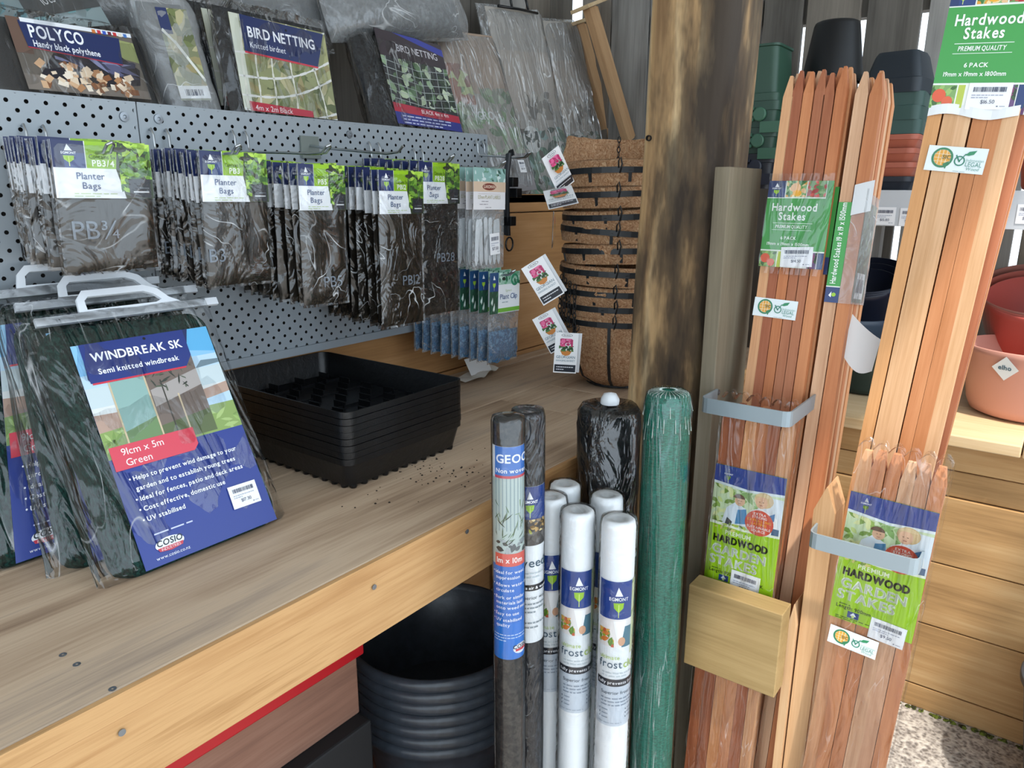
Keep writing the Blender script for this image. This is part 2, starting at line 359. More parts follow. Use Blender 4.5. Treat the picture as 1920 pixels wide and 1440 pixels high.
def legal(w=.075, h=.032):
    p = Lab(w, h, '#e3ecee'); a = h / w
    p.ell(.27, .54, .40 * a, .40, '#2f7d55', 2, 28, hole=.8); p.ell(.27, .54, .31 * a, .31, '#e0a23a', 2, 24)
    for k in (-.14, 0.0, .14): p.rect(.27 - .3 * a, .53 + k, .27 + .3 * a, .545 + k, '#f4e6c8', 3); p.rect(.265 + k * a, .26, .275 + k * a, .84, '#f4e6c8', 3)
    p.text(.27, .5, 'SIC', .15, '#7a6a1a', 1, 'l', l=6); p.poly([(.36, .10), (.40, .42), (.30, .30)], '#2f7d55', 4)
    p.ell(.57, .46, .2 * a, .2, '#2c7f66', 3, 22, hole=.76); p.poly([(.49, .66), (.565, .40), (.585, .44), (.505, .70)], '#2c7f66', 4); p.poly([(.565, .40), (.66, .74), (.645, .76), (.56, .46)], '#2c7f66', 4)
    p.poly([(.64, .70), (.70, .84), (.82, .90), (.78, .74), (.70, .68)], '#2f8a5f', 4)
    p.text(.68, .46, 'Indonesian', .11, '#93b8ae', 0, 'l', maxw=.29); p.text(.68, .27, 'LEGAL', .17, '#4f8f80', 0, 'l', maxw=.27); p.text(.70, .12, 'Wood', .12, '#6fa396', 0, 'l', shear=.2); p.lines(.5, .04, .45, 1, .1, .02, '#a9bdb8'); return p
# ------------------------------------------------------------------ materials of the place
W_BENCH = wood('bench_top_timber', ['#8c745f', '#ae957c', '#c6ae94', '#a59280'], 'X', 20, 18, 0.7, blotch=.5, knots=.5)
W_FASCIA = wood('fascia_pine', ['#946840', '#b38758', '#c79d6c', '#a3784a'], 'X', 22, 16, 0.6, blotch=.45, knots=.8)
W_WALL = wood('wall_pine', ['#8f6640', '#b08354', '#c4986c'], 'X', 18, 14, 0.65, blotch=.5, knots=.7)
W_PLANTER = wood('planter_pine', ['#8f6d45', '#b58e5e', '#cba97a'], 'Y', 18, 14, 0.6, blotch=.5, knots=.8)
W_SLAB = wood('pale_pine', ['#c6a67a', '#d8bd94', '#e2caa6'], 'Y', 18, 14, 0.6, blotch=.4)
W_FENCE = wood('weathered_fence_timber', ['#6f6d6a', '#94928e', '#aaa8a4'], 'Z', 16, 14, 0.8, blotch=.5, tints=['#b5b0aa', '#ffffff', '#d8cfc4'], knots=.4)
W_TREAT = wood('treated_grey_green_timber', ['#665d4e', '#7f7562', '#92897a'], 'Z', 20, 16, 0.7, blotch=.5)
W_CLIP = wood('treated_board', ['#7d6640', '#9a8156', '#ad9468'], 'Y', 20, 12, 0.65, blotch=.5, knots=.7)
W_PEG = wood('peg_timber', ['#b08860', '#c7a077', '#d6b48e'], 'Z', 20, 14, 0.6, blotch=.4)
W_STAKE = wood('hardwood_stake', ['#b98d70', '#d4b094', '#e6caae'], 'Z', 30, 22, 0.55, blotch=.45,
               tints=['#f0c4a4', '#fff6ea', '#d9a083', '#fbe2c6', '#c4907c', '#ffe6cc', '#e8b490', '#f7e6da', '#cfa08a', '#ffdcb8'])
W_STAKE2 = wood('pale_hardwood_stake', ['#c49c74', '#dcb896', '#ecd2b2'], 'Z', 30, 22, 0.55, blotch=.45,
                tints=['#ffe6c4', '#eccab0', '#fff4e6', '#f0c49a', '#fff0de', '#e4b898', '#ffdfc0'])
W_DARK = wood('brown_underbench_timber', ['#6d4d40', '#85604f', '#94705e'], 'X', 16, 14, 0.75)  # brown timber of the board and pallet under the bench
M_STEEL = P('#b9bec2', 0.28, 1.0); M_BRACK = P('#98a6ae', 0.42, 0.35)
M_BLACKP = P('#0e1013', 0.32, spec=.5); M_BLACKP2 = P('#14171c', 0.38, spec=.5)
F_CLEAR = film('clear_film', .16, 10, 1.0, .10, crease_glare=.6); F_SOFT = film('soft_clear_film', .12, 8, 1.0, .09, stretch=(2.2, 2.2, .45), crease_glare=.32)
F_WRAP = film('stretched_clear_wrap', .14, 9, .9, .14, stretch=(3, 3, .5), crease_glare=.25); F_HAZE = film('hazy_film', .16, 9, 1.0, .12, haze=.22)
F_BIG = film('large_clear_bag_film', .34, 7, 1.0, .07, haze=.12, stretch=(3.0, 3.0, .6), crease_glare=.8, cw=.022)

# ------------------------------------------------------------------ the setting
m, nt, b, o_ = newmat('worn_concrete')
tc = N(nt, 'ShaderNodeTexCoord'); n1 = N(nt, 'ShaderNodeTexNoise'); n1.inputs['Scale'].default_value = 55; n1.inputs['Detail'].default_value = 8; n1.inputs['Distortion'].default_value = 1.0
v1 = N(nt, 'ShaderNodeTexVoronoi'); v1.inputs['Scale'].default_value = 110; n2 = N(nt, 'ShaderNodeTexNoise'); n2.inputs['Scale'].default_value = 4
for q in (n1, v1, n2): L(nt, tc.outputs['Object'], q.inputs['Vector'])
r1 = ramp(nt, [(.36, '#6f6862'), (.5, '#a29a92'), (.64, '#c3bcb2')]); mxf = N(nt, 'ShaderNodeMix', data_type='FLOAT'); mxf.inputs[0].default_value = .3
L(nt, n1.outputs['Fac'], mxf.inputs[2]); L(nt, v1.outputs['Distance'], mxf.inputs[3]); L(nt, mxf.outputs[0], r1.inputs[0]); L(nt, r1.outputs[0], b.inputs['Base Color'])
bp = N(nt, 'ShaderNodeBump'); bp.inputs['Strength'].default_value = .8; bp.inputs['Distance'].default_value = .006; L(nt, mxf.outputs[0], bp.inputs['Height']); L(nt, bp.outputs[0], b.inputs['Normal']); b.inputs['Roughness'].default_value = .85
M_CONC = m
struct(MB().box(-8, 9, -9, 4, -0.12, 0, M_CONC).build('floor'))
M_ROOF = P('#cfd2d2', .7)
struct(MB().box(-3.0, 4.2, -0.43, 3.2, 2.6, 2.66, M_ROOF).build('ceiling'))
rf = MB()  # unseen beam and battens, added to cast the streak shadows
for y0, wd in ((-1.20, .26), (-.80, .025), (-.69, .02), (-.60, .03)):
    a, b_ = Vector((-2.0, y0 - 1.55, 2.62)), Vector((4.0, y0 + 1.75, 2.62)); n_ = Vector((b_.y - a.y, a.x - b_.x, 0)).normalized() * wd
    rf.loft([[a, a + n_, a + n_ + Vector((0, 0, .05)), a + Vector((0, 0, .05))], [b_, b_ + n_, b_ + n_ + Vector((0, 0, .05)), b_ + Vector((0, 0, .05))]], M_ROOF, True, True)
struct(rf.build('shadow_beams_1'))
# wall behind the bench: horizontal boards, pegboard is screwed to it
wl = MB()
for z0, z1 in ((.10, .34), (.345, .585), (.59, .83), (.833, 1.03), (1.033, 1.235), (1.238, 1.287)):
    wl.box(-1.2, 2.9, 1.296, 1.34, z0, z1, W_WALL)
struct(wl.build('wall_back', bevel=.002))
# fence beyond: separate upright boards
fr = thing('paling_fence', 'weathered grey paling fence behind the plant pots and the shelves', 'fence', (2.75, 0, 0))
gaps = [(.3105, .208), (.241, .197), (.177, .187)]
ys = [1.72, 1.585, 1.42, 1.27, 1.13, .99, .853, .664, .487, .325, .155, -.02, -.19, -.36, -.53, -.7]
for i in range(len(ys) - 1):
    g = .021 if i >= 6 else .006
    MB().box(0, .022, ys[i + 1] + g / 2, ys[i] - g / 2, .02, 2.35, W_FENCE).build('board', fr, bevel=.002)
rl = MB(); rl.box(.024, .07, -.75, 1.73, 1.84, 1.93, W_FENCE); rl.box(.024, .07, -.75, 1.73, .42, .52, W_FENCE); rl.build('rail', fr)
fb = thing('paling_fence', 'weathered grey paling fence standing behind the top shelf of bagged covers', 'fence', (0, 1.74, 0))
for i in range(24):
    x0 = -1.05 + i * .157; MB().box(x0 + .002, x0 + .155, 0, .022, .02, 2.35, W_FENCE).build('board', fb, bevel=.002)
# bench
bn = thing('display_bench', 'long timber display bench with a weathered plank top and pale pine fascia', 'bench', (0, .69, 0))
BZ = .82
for xa, xb in ((-1.1, 1.343), (1.527, 2.3)):            # the front board is notched round the roof post
    MB().box(xa, xb, .003, .348, BZ - .027, BZ, W_BENCH).build('plank', bn, bevel=.003)
    MB().box(xa, xb, -.004, .003, BZ - .027, BZ - .0005, W_FASCIA).build('plank_edge', bn)
    MB().box(xa, xb, -.002, .038, BZ - .027 - .086, BZ - .0275, W_FASCIA).build('fascia_board', bn, bevel=.0015)
MB().box(1.344, 1.526, .036, .348, BZ - .027, BZ - .0005, W_BENCH).build('plank', bn, bevel=.002)
MB().box(-1.1, 2.3, .354, .553, BZ - .027, BZ - .001, W_BENCH).build('plank', bn, bevel=.003)
MB().box(-1.1, 2.3, .557, .604, BZ - .027, BZ, W_BENCH).build('plank', bn, bevel=.002)
for x in (-.5, 1.62):
    MB().box(x, x + .09, .05, .14, 0.0, BZ - .028, W_FASCIA).build('leg', bn, bevel=.002)
    MB().box(x, x + .09, .50, .59, 0.0, BZ - .028, W_FASCIA).build('leg', bn, bevel=.002)
M_SCREW = P('#8d9399', .35, .8)
for px, py in ((118, 1228), (144, 1246), (211, 1292)):
    p = atz(px, py, BZ); MB().lathe([(0.0055, 0), (.0055, .0006), (.002, .0006), (.0015, -.001)], M_SCREW, 12, cap1=True).build('screw', bn, loc=(p.x, p.y - .69, BZ)).scale = (.7, .7, 1)
for px, py in ((227, 1372), (874, 996), (700, 1100)):
    p = aty(px, py, .688); MB().loft([[(.0038 * cos(k * pi / 6), -d, .0038 * sin(k * pi / 6)) for k in range(12)] for d in (0, .001)], M_SCREW, cap1=True).build('nail_head', bn, loc=(p.x, -.0035, p.z))
# top shelf behind the pegboard
sh = thing('top_shelf', 'timber top shelf behind the pegboard carrying the bagged nets', 'shelf', (0, 1.30, 0))
MB().box(-1.1, 1.95, -.004, .40, 1.262, 1.287, W_WALL).build('shelf_board', sh, bevel=.002)
MB().box(-1.1, 1.575, -.036, -.012, 1.25, 1.4325, wood('batten_pine', ['#b89468', '#c9a87e', '#d4b68e'], 'X', 20, 14)).build('batten', sh, bevel=.001)
# pegboards: holes are see-through spots in the sheet
PITCH = .0262
m, nt, b, o_ = newmat('grey_pegboard_steel')
b.inputs['Base Color'].default_value = lin('#9aa2a8'); b.inputs['Roughness'].default_value = .45; b.inputs['Metallic'].default_value = .15
tc = N(nt, 'ShaderNodeTexCoord'); sp = N(nt, 'ShaderNodeSeparateXYZ'); L(nt, tc.outputs['Object'], sp.inputs[0])
def fr_(src, off):
    a = N(nt, 'ShaderNodeMath', operation='MULTIPLY_ADD'); L(nt, src, a.inputs[0]); a.inputs[1].default_value = 1 / PITCH; a.inputs[2].default_value = off + 200
    f = N(nt, 'ShaderNodeMath', operation='FRACT'); L(nt, a.outputs[0], f.inputs[0])
    q = N(nt, 'ShaderNodeMath', operation='SUBTRACT'); L(nt, f.outputs[0], q.inputs[0]); q.inputs[1].default_value = .5
    z = N(nt, 'ShaderNodeMath', operation='POWER'); ab = N(nt, 'ShaderNodeMath', operation='ABSOLUTE'); L(nt, q.outputs[0], ab.inputs[0]); L(nt, ab.outputs[0], z.inputs[0]); z.inputs[1].default_value = 2; return z.outputs[0]
ds = []
for off in (0, .5):
    a = N(nt, 'ShaderNodeMath', operation='ADD'); L(nt, fr_(sp.outputs['X'], off), a.inputs[0]); L(nt, fr_(sp.outputs['Z'], off), a.inputs[1]); ds.append(a.outputs[0])
mn = N(nt, 'ShaderNodeMath', operation='MINIMUM'); L(nt, ds[0], mn.inputs[0]); L(nt, ds[1], mn.inputs[1])
lt = N(nt, 'ShaderNodeMath', operation='LESS_THAN'); L(nt, mn.outputs[0], lt.inputs[0]); lt.inputs[1].default_value = (.0031 / PITCH) ** 2
tr = N(nt, 'ShaderNodeBsdfTransparent'); ms = N(nt, 'ShaderNodeMixShader'); L(nt, lt.outputs[0], ms.inputs[0]); L(nt, b.outputs[0], ms.inputs[1]); L(nt, tr.outputs[0], ms.inputs[2]); L(nt, ms.outputs[0], o_.inputs['Surface'])
M_PEG = m; M_PEGP = P('#9aa2a8', .45, .15); M_GAP_SHADE = P('#2a2724', .9)
def pegboard(x0, x1, label, screws):
    t = thing('pegboard_panel', label, 'pegboard', (x0, 1.248, .975))
    wv, hv = x1 - x0, .459
    q = MB(); q.add([(0, 0, .012), (wv, 0, .012), (wv, 0, hv), (0, 0, hv)], [(0, 1, 2, 3)], M_PEG); q.build('perforated_sheet', t)
    q = MB(); q.box(0, wv, -.006, .013, -.004, .012, M_PEGP); q.box(0, .004, .0004, .013, .012, hv, M_PEGP); q.box(wv - .004, wv, .0004, .013, .012, hv, M_PEGP); q.box(0, wv, .0004, .013, hv - .003, hv, M_PEGP); q.build('folded_edge', t)
    q = MB(); q.box(.005, wv - .005, .010, .0125, .013, hv - .004, M_GAP_SHADE); q.build('shade_sheet', t)  # dark sheet added for the shade in the gap behind the holes
    for px, py in screws:
        p = aty(px, py, 1.247); q = MB(); q.loft([[(p.x - x0 + r * cos(k * pi / 8), -d, p.z - .975 + r * sin(k * pi / 8)) for k in range(16)] for r, d in ((.008, 0), (.0075, .0025), (.003, .003), (.002, .0015))], M_SCREW, cap1=True); q.build('screw', t)
pegboard(-.5, .656, 'grey perforated steel pegboard at the left, behind the windbreak packs', [(233, 219)])
pegboard(.658, 1.56, 'grey perforated steel pegboard at the right of the seam, ending by the clear bags', [(297, 223), (655, 252), (907, 272)])
# charred round-cornered roof post
m, nt, b, o_ = newmat('scorched_post_timber')
tc = N(nt, 'ShaderNodeTexCoord'); mp = N(nt, 'ShaderNodeMapping'); mp.inputs['Scale'].default_value = (22, 22, 2.2); L(nt, tc.outputs['Object'], mp.inputs[0])
n1 = N(nt, 'ShaderNodeTexNoise'); n1.inputs['Scale'].default_value = 1; n1.inputs['Detail'].default_value = 7; n1.inputs['Distortion'].default_value = .5; L(nt, mp.outputs[0], n1.inputs['Vector'])
r1 = ramp(nt, [(.34, '#7d6040'), (.5, '#b8966a'), (.64, '#d6bc92')]); L(nt, n1.outputs['Fac'], r1.inputs[0])
mp2 = N(nt, 'ShaderNodeMapping'); mp2.inputs['Scale'].default_value = (10, 10, 2.4); mp2.inputs['Location'].default_value = (3.3, 1.2, .35); L(nt, tc.outputs['Object'], mp2.inputs[0])
n2 = N(nt, 'ShaderNodeTexNoise'); n2.inputs['Scale'].default_value = 1; n2.inputs['Detail'].default_value = 5; n2.inputs['Roughness'].default_value = .6; L(nt, mp2.outputs[0], n2.inputs['Vector'])
sp = N(nt, 'ShaderNodeSeparateXYZ'); L(nt, tc.outputs['Object'], sp.inputs[0])
# scorch is heavier on the open side (low y) and lower on the post
g1 = N(nt, 'ShaderNodeMapRange'); L(nt, sp.outputs['Y'], g1.inputs[0]); g1.inputs[1].default_value = .12; g1.inputs[2].default_value = .0; g1.inputs[3].default_value = -.10; g1.inputs[4].default_value = .13
g2 = N(nt, 'ShaderNodeMapRange'); L(nt, sp.outputs['Z'], g2.inputs[0]); g2.inputs[1].default_value = 1.75; g2.inputs[2].default_value = 1.0; g2.inputs[3].default_value = -.03; g2.inputs[4].default_value = .05
a1 = N(nt, 'ShaderNodeMath', operation='ADD'); L(nt, n2.outputs['Fac'], a1.inputs[0]); L(nt, g1.outputs[0], a1.inputs[1]); a2 = N(nt, 'ShaderNodeMath', operation='ADD'); L(nt, a1.outputs[0], a2.inputs[0]); L(nt, g2.outputs[0], a2.inputs[1])
r2 = ramp(nt, [(.5, (0, 0, 0, 1)), (.60, (.75, .75, .75, 1)), (.72, (.97, .97, .97, 1))]); L(nt, a2.outputs[0], r2.inputs[0])
mx = N(nt, 'ShaderNodeMix', data_type='RGBA'); L(nt, r2.outputs[0], mx.inputs[0]); L(nt, r1.outputs[0], mx.inputs[6]); mx.inputs[7].default_value = lin('#2b221b'); L(nt, mx.outputs[2], b.inputs['Base Color'])
bp = N(nt, 'ShaderNodeBump'); bp.inputs['Strength'].default_value = .5; bp.inputs['Distance'].default_value = .006; L(nt, n1.outputs['Fac'], bp.inputs['Height']); L(nt, bp.outputs[0], b.inputs['Normal']); b.inputs['Roughness'].default_value = .75
M_POST = m
po = thing('roof_post', 'rough old timber roof post with dark scorch stains, beside the hanging baskets', 'post', (1.35, .56, 0))
q = MB(); lps = []
for k in range(27):
    z = 2.6 * k / 26; lean = -.018 * (z - .8)
    lps.append([(x + .084 + .0035 * noise.noise(Vector((x * 9, y * 9, z * 4))), y + .077 + lean + .0035 * noise.noise(Vector((x * 9 + 5, y * 9, z * 4))), z) for x, y, _ in rrect(.168, .158, .022, 0, 3)])
q.loft(lps, M_POST, True, True); smooth_by_angle(q.build('shaft', po), 50)
q = MB(); p = atx(1216, 259, 1.348)
q.loft([[(p.x - 1.35 - d, p.y - .56 + r * cos(k * pi / 6), p.z + r * sin(k * pi / 6)) for k in range(12)] for r, d in ((.0055, -.006), (.0055, .0018), (.004, .0018), (.004, -.01))], P('#17120e', .9), cap1=True); q.build('bolt_hole', po)
# planter bench at the right: board front and thick top
rb = thing('planter_bench', 'low timber bench with horizontal board front standing on the concrete at the right', 'bench', (1.97, 0, 0))
for i, (z0, z1) in enumerate(((0.0, .0625), (.066, .2385), (.2415, .410), (.413, .5855), (.589, .653), (.656, .722))):
    MB().box(0 if i != 4 else .004, .03, -.9, .60, z0, z1, W_PLANTER).build('front_board', rb, bevel=.002)
MB().box(-.035, .24, .033, .66, .724, .752, W_SLAB).build('top_plank', rb, bevel=.003)
MB().box(-.035, .24, -.9, .030, .724, .752, W_SLAB).build('top_plank', rb, bevel=.003)
MB().box(.244, .62, -.9, .66, .724, .752, W_SLAB).build('top_plank', rb, bevel=.003)
for y in (-.8, .5): MB().box(.04, .11, y, y + .07, 0, .722, W_PLANTER).build('leg', rb)
mo = MB(); R = random.Random(4); M_MOSS = speckle('moss_and_dirt', '#2c2a1c', '#6d7a2c', 90, .95, .8)
for i in range(90):
    y = .22 - i * .008 * R.uniform(.8, 1.2); r = R.uniform(.003, .009)
    mo.lathe([(r, 0), (r * .8, r * .35), (r * .3, r * .6)], M_MOSS, 8, (-r * .9 - .003 + R.uniform(-.004, .002), y), cap1=True, wob=.006, seed=i)
tag(mo.build('moss', loc=(1.97, 0, 0)), 'thin line of moss and dirt along the foot of the right bench', 'moss', kind='stuff')
# raised shelf with white price rail
rs = thing('pot_shelf', 'raised white fronted shelf holding the stacked trough planters at the right', 'shelf', (2.22, 0, 0))
MB().box(0.004, .42, -.9, .60, 1.272, 1.30, P('#b9bcbc', .6)).build('shelf_board', rs)
MB().box(0, .004, -.9, .60, 1.210, 1.302, P('#c9cdd2', .45)).build('price_rail', rs, bevel=.001)
for k, (px, py, tx) in enumerate(((1660, 400, '$15.80'), (1707, 402, '$15.80'), (1930, 396, '$15.80'))):
    p = atx(px, py, 2.218); pr = price(tx, .050, .046, k); pr.obj('price_ticket', rs, loc=(-.0015, p.y, p.z - .03), rot=(0, 0, -pi / 2))
for y in (.5, -.6): MB().box(.36, .41, y, y + .04, .752, 1.272, W_FENCE).build('leg', rs)
# things in the dark under the long bench
tag(MB().box(-.6, .745, .87, .93, .532, .62, P('#b0121c', .4)).build('painted_beam', bevel=.003), 'bright red painted beam showing just under the bench fascia', 'beam')
tag(MB().box(-.6, .745, .86, .95, .1205, .405, P('#141416', .7)).build('dark_filler', bevel=.004), 'added dark crate in the shade under the bench', 'filler')  # added block that darkens the space below the board, in place of soil
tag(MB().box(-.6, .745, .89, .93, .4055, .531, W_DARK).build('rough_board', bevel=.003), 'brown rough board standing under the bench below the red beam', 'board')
pl = thing('pallet', 'dark timber pallet on the concrete under the long bench', 'pallet', (0, .74, 0))
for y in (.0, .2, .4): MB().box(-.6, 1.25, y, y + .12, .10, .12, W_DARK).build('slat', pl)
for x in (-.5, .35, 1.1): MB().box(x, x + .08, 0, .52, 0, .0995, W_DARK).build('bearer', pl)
# ------------------------------------------------------------------ packs hanging on the pegboard
M_POLY = speckle('black_polythene', '#1b1815', '#2c2822', 9, .27, .45, .35, .65, (1, 1, .4), .5, .012)
M_POLYM = speckle('mottled_black_polythene', '#0f0d0c', '#4a4138', 130, .3, 1.0, .52, .70, (1, 1, 1), .5, .006)
GREENS = ['#7fae3a', '#9fcb45', '#5c8a2c', '#b6d957', '#41702a']
def pb_card(w, h, code):
    c = Lab(w, h, '#f1f4f8')
    emblem(c, 0, .53, .315, 1.0, '#1f2b58')
    c.rect(.325, .53, .655, 1.0, '#92bf22', 1); c.text(.49, .70, 'Contains 5x', .075, '#2f4a12', 0, 'c', maxw=.27); c.text(.49, .57, code, .105, '#f4f8e8', 1, 'c', maxw=.25)
    c.poly([(.655, 1), (1, 1), (1, 0), (.70, 0), (.62, .53)], '#2f3f27', 1.2)
    c.leaves(.655, .36, 1, 1, 46, GREENS, .075, 3, 1.6, .55); c.leaves(.655, .05, .74, .4, 8, GREENS, .06, 5, 1.6); c.rect(.74, .02, .97, .36, '#2a2f38', 3.2); c.rect(.78, .11, .95, .135, '#e8ecf0', 4); c.rect(.85, .19, .95, .197, '#9aa4ac', 4)
    c.text(.35, .335, 'Planter', .115, '#2b4a7c', 0, 'c', maxw=.36); c.text(.35, .165, 'Bags', .115, '#2b4a7c', 0, 'c', maxw=.26); c.lines(.17, .075, .45, 2, .045, .012, '#b9cf8e')
    c.ell(.66, .88, .085, .045, '#30331f', 4.5, 16); return c
def rods(name, label, x, z, y1, ends=True, plate=False):
    """double-prong wire hook clipped in the pegboard, front tip turned up"""
    t = thing(name, label, 'hook', (x, 1.247, z), group='wire hooks on the pegboard'); q = MB(); d = .0131; L_ = 1.247 - y1
    if plate:
        q.box(-.022, .022, -.004, 0, -.012, .030, P('#7d8580', .5, .3)); q.box(-.022, .022, -.008, -.004, -.012, -.006, P('#7d8580', .5, .3)); q.build('back_plate', t); q = MB()
        q.tube([(0, -.004, .012), (0, -.05, .006), (0, -L_ + .03, -.008), (0, -L_, -.006), (0, -L_ - .012, .004)], .0024, M_STEEL)
    else:
        for s in (-1, 1): q.tube([(s * d, .004, .034), (s * d, -.004, .036), (s * d, -.010, .026), (s * d, -.011, .008), (s * d * .95, -.016, .0), (s * d * .6, -L_ * .5, -.004), (s * .0045, -L_ + .03, -.008), (s * .0045, -L_, -.007), (s * .0045, -L_ - .012, .002)], .0021, M_STEEL)
        q.tube([(.0045, -L_ - .012, .002), (0, -L_ - .016, .005), (-.0045, -L_ - .012, .002)], .0021, M_STEEL)
    smooth_by_angle(q.build('wire', t), 60); return t
def bag_row(n, x0, xb, w, zt, hc, H, yb, yf, code, where, bagtext, mat, seed, mottled=False):
    R = random.Random(seed); grp = where[0] + ' packs'
    card = pb_card(w, hc, code); proto = thing('planter_bag_pack', 'x', 'planter bags')
    card.obj('header_card', proto, loc=(0, -.0045, -hc))
    th = min(.0095, (yb - yf) / n * .8)
    bw = w * .97; q = MB().pillow(bw, H - hc + .004, th, mat, 10, 14, .0016, 30, seed, z=-H, p=6, edge=.0015); q.build('black_bag', proto, True)
    tl = Lab(w, .09, '#000'); tl.text(*bagtext)
    q = MB()
    for pts, F, col, l in tl.P: q.add([(u - w / 2, -th / 2 - .0012 - l * .0002, -H + v) for u, v in pts], F, P('#7d8894', .5))
    q.build('printed_size', proto)
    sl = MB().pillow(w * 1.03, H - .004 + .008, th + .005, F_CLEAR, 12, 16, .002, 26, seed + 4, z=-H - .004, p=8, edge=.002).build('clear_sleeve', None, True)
    for i in range(n):                                     # i = 0 is the front pack
        f = i / (n - 1); o = proto if i == 0 else copy_tree(proto)
        o.location = (x0 + (xb - x0) * f + w / 2 + (R.uniform(-.0025, .0025) if i else 0), yf + (yb - yf) * f + (R.uniform(-.001, .001) if i else 0), zt + R.uniform(-.002, .002) + .010 * f)
        o.rotation_euler = (R.uniform(-.01, .015) if i else .0, R.uniform(-.035, .02) if i else .012, R.uniform(-.05, .05) if i else -.02)
        o['group'] = grp; o['label'] = f'{ORD[i]} pack from the front of {where[1]}'
        if i < 3:
            if i == 0: sl.parent = o; sl.location = (0, -.002, 0)
            else: c = sl.copy(); COL.objects.link(c); c.parent = o
Zc = CAMZ
bag_row(14, .439, .447, .126, Zc + .060, .072, .168, 1.225, 1.058, 'PB3/4', ('left row of small planter bag', 'the leftmost planter bag row, marked PB3/4'), (.10, .48, 'PB\u00be', .26), M_POLY, 1)
rods('peg_hook', 'wire hook holding the leftmost planter bag row', .439 + .063 - .004, Zc + .052, 1.034)
bag_row(15, .643, .652, .114, Zc + .052, .074, .200, 1.225, 1.062, 'PB3', ('second row of planter bag', 'the second planter bag row from the left, marked PB3'), (.02, .40, 'B3', .22), M_POLY, 2)
rods('peg_hook', 'wire hook holding the second planter bag row, marked PB3', .652 + .035, Zc + .058, 1.036)
bag_row(9, .797, .806, .096, Zc + .040, .074, .232, 1.222, 1.034, 'PB5', ('third row of planter bag', 'the third planter bag row from the left, marked PB5'), (.42, .32, 'PB5', .20), M_POLY, 3)
rods('peg_hook', 'wire hook holding the third planter bag row, marked PB5', .837, Zc + .064, 1.012)
bag_row(9, .972, .975, .113, Zc + .034, .078, .288, 1.20, 1.032, 'PB12', ('fourth row of planter bag', 'the fourth planter bag row, marked PB12'), (.46, .85, 'PB12', .20), M_POLY, 4)
rods('peg_hook', 'wire hook with flat grey back plate holding the PB12 planter bags', .995, Zc + .070, 1.000, plate=True)
bag_row(8, 1.104, 1.112, .118, Zc + .051, .080, .305, 1.225, 1.058, 'PB28', ('fifth row of planter bag', 'the fifth planter bag row, marked PB28, mottled black'), (.38, 1.2, 'PB28', .20), M_POLYM, 5)
rods('peg_hook', 'wire hook holding the mottled PB28 planter bags', 1.163, Zc + .060, 1.032)
# plant label packs
def label_packs():
    w, H = .108, .212; proto = thing('plant_label_pack', 'x', 'plant labels'); R = random.Random(8)
    c = Lab(w, .086, '#e9e7ea'); c.rect(0, .66, 1, 1, '#8fb6b0', 1); c.leaves(0, .66, 1, 1, 26, ['#d5e6e4', '#6f9c86', '#41665a', '#a9cfca'], .06, 2, 1.5)
    c.rect(0, .43, 1, .67, '#d9bfa6', 2.8); c.ell(.48, .55, .21, .085, '#7a2f22', 3.6, 20); c.text(.48, .515, 'GARDMAN', .075, '#e6cdb8', 1, 'c', maxw=.36); c.rect(.14, .375, .82, .382, '#b9a9a4', 3)
    c.text(.48, .26, '127mm PLANT LABELS', .085, '#b0ae86', 0, 'c', maxw=.7); c.lines(.24, .19, .46, 1, .05, .018, '#a59fa6'); c.lines(.18, .12, .56, 1, .05, .018, '#a59fa6'); c.lines(.36, .045, .4, 1, .05, .015, '#a59fa6')
    c.obj('header_card', proto, loc=(0, -.003, -.086))
    MB().pillow(w, H - .075, .006, film('label_sleeve_film', .12, 12, 1, .1, haze=.12, crease_glare=.2), 8, 10, .0015, 26, 3, z=-H, p=8).build('clear_sleeve', proto, True)
    for k in range(6):
        q = MB(); x = -.040 + k * .0155 + R.uniform(-.002, .002); a = R.uniform(-.09, .09); zt = -.102 + R.uniform(-.006, .004); zb = -H + .008
        q.loft([[(x + a * (z - zb) * .6 + s * hw, y, z) for s, y in ((-1, -.0006), (1, -.0006), (1, .0006), (-1, .0006))] for z, hw in ((zb, .001), (zb + .012, .0055), (zt - .006, .006), (zt, .0035))], P('#e8ecef', .4), True, True)
        q.build('plant_label', proto)
    st = price('$7.50', .034, .046, 4)
    for i in range(9):
        f = i / 8; o = proto if i == 0 else copy_tree(proto)
        o.location = (1.238 + w / 2 + .010 * f + R.uniform(-.002, .002), 1.030 + .195 * f, Zc + .044 + .006 * f); o.rotation_euler = (0, R.uniform(-.02, .02), R.uniform(-.04, .04))
        o['group'] = 'white plant label packs'; o['label'] = f'{ORD[i]} pack from the front of the white plant label row'
    st.obj('price_sticker', proto, loc=(.018, -.0052, -.182), rot=(0, -.08, 0))
label_packs()
rods('peg_hook', 'wire hook holding the white plant label packs', 1.297, Zc + .052, 1.006)
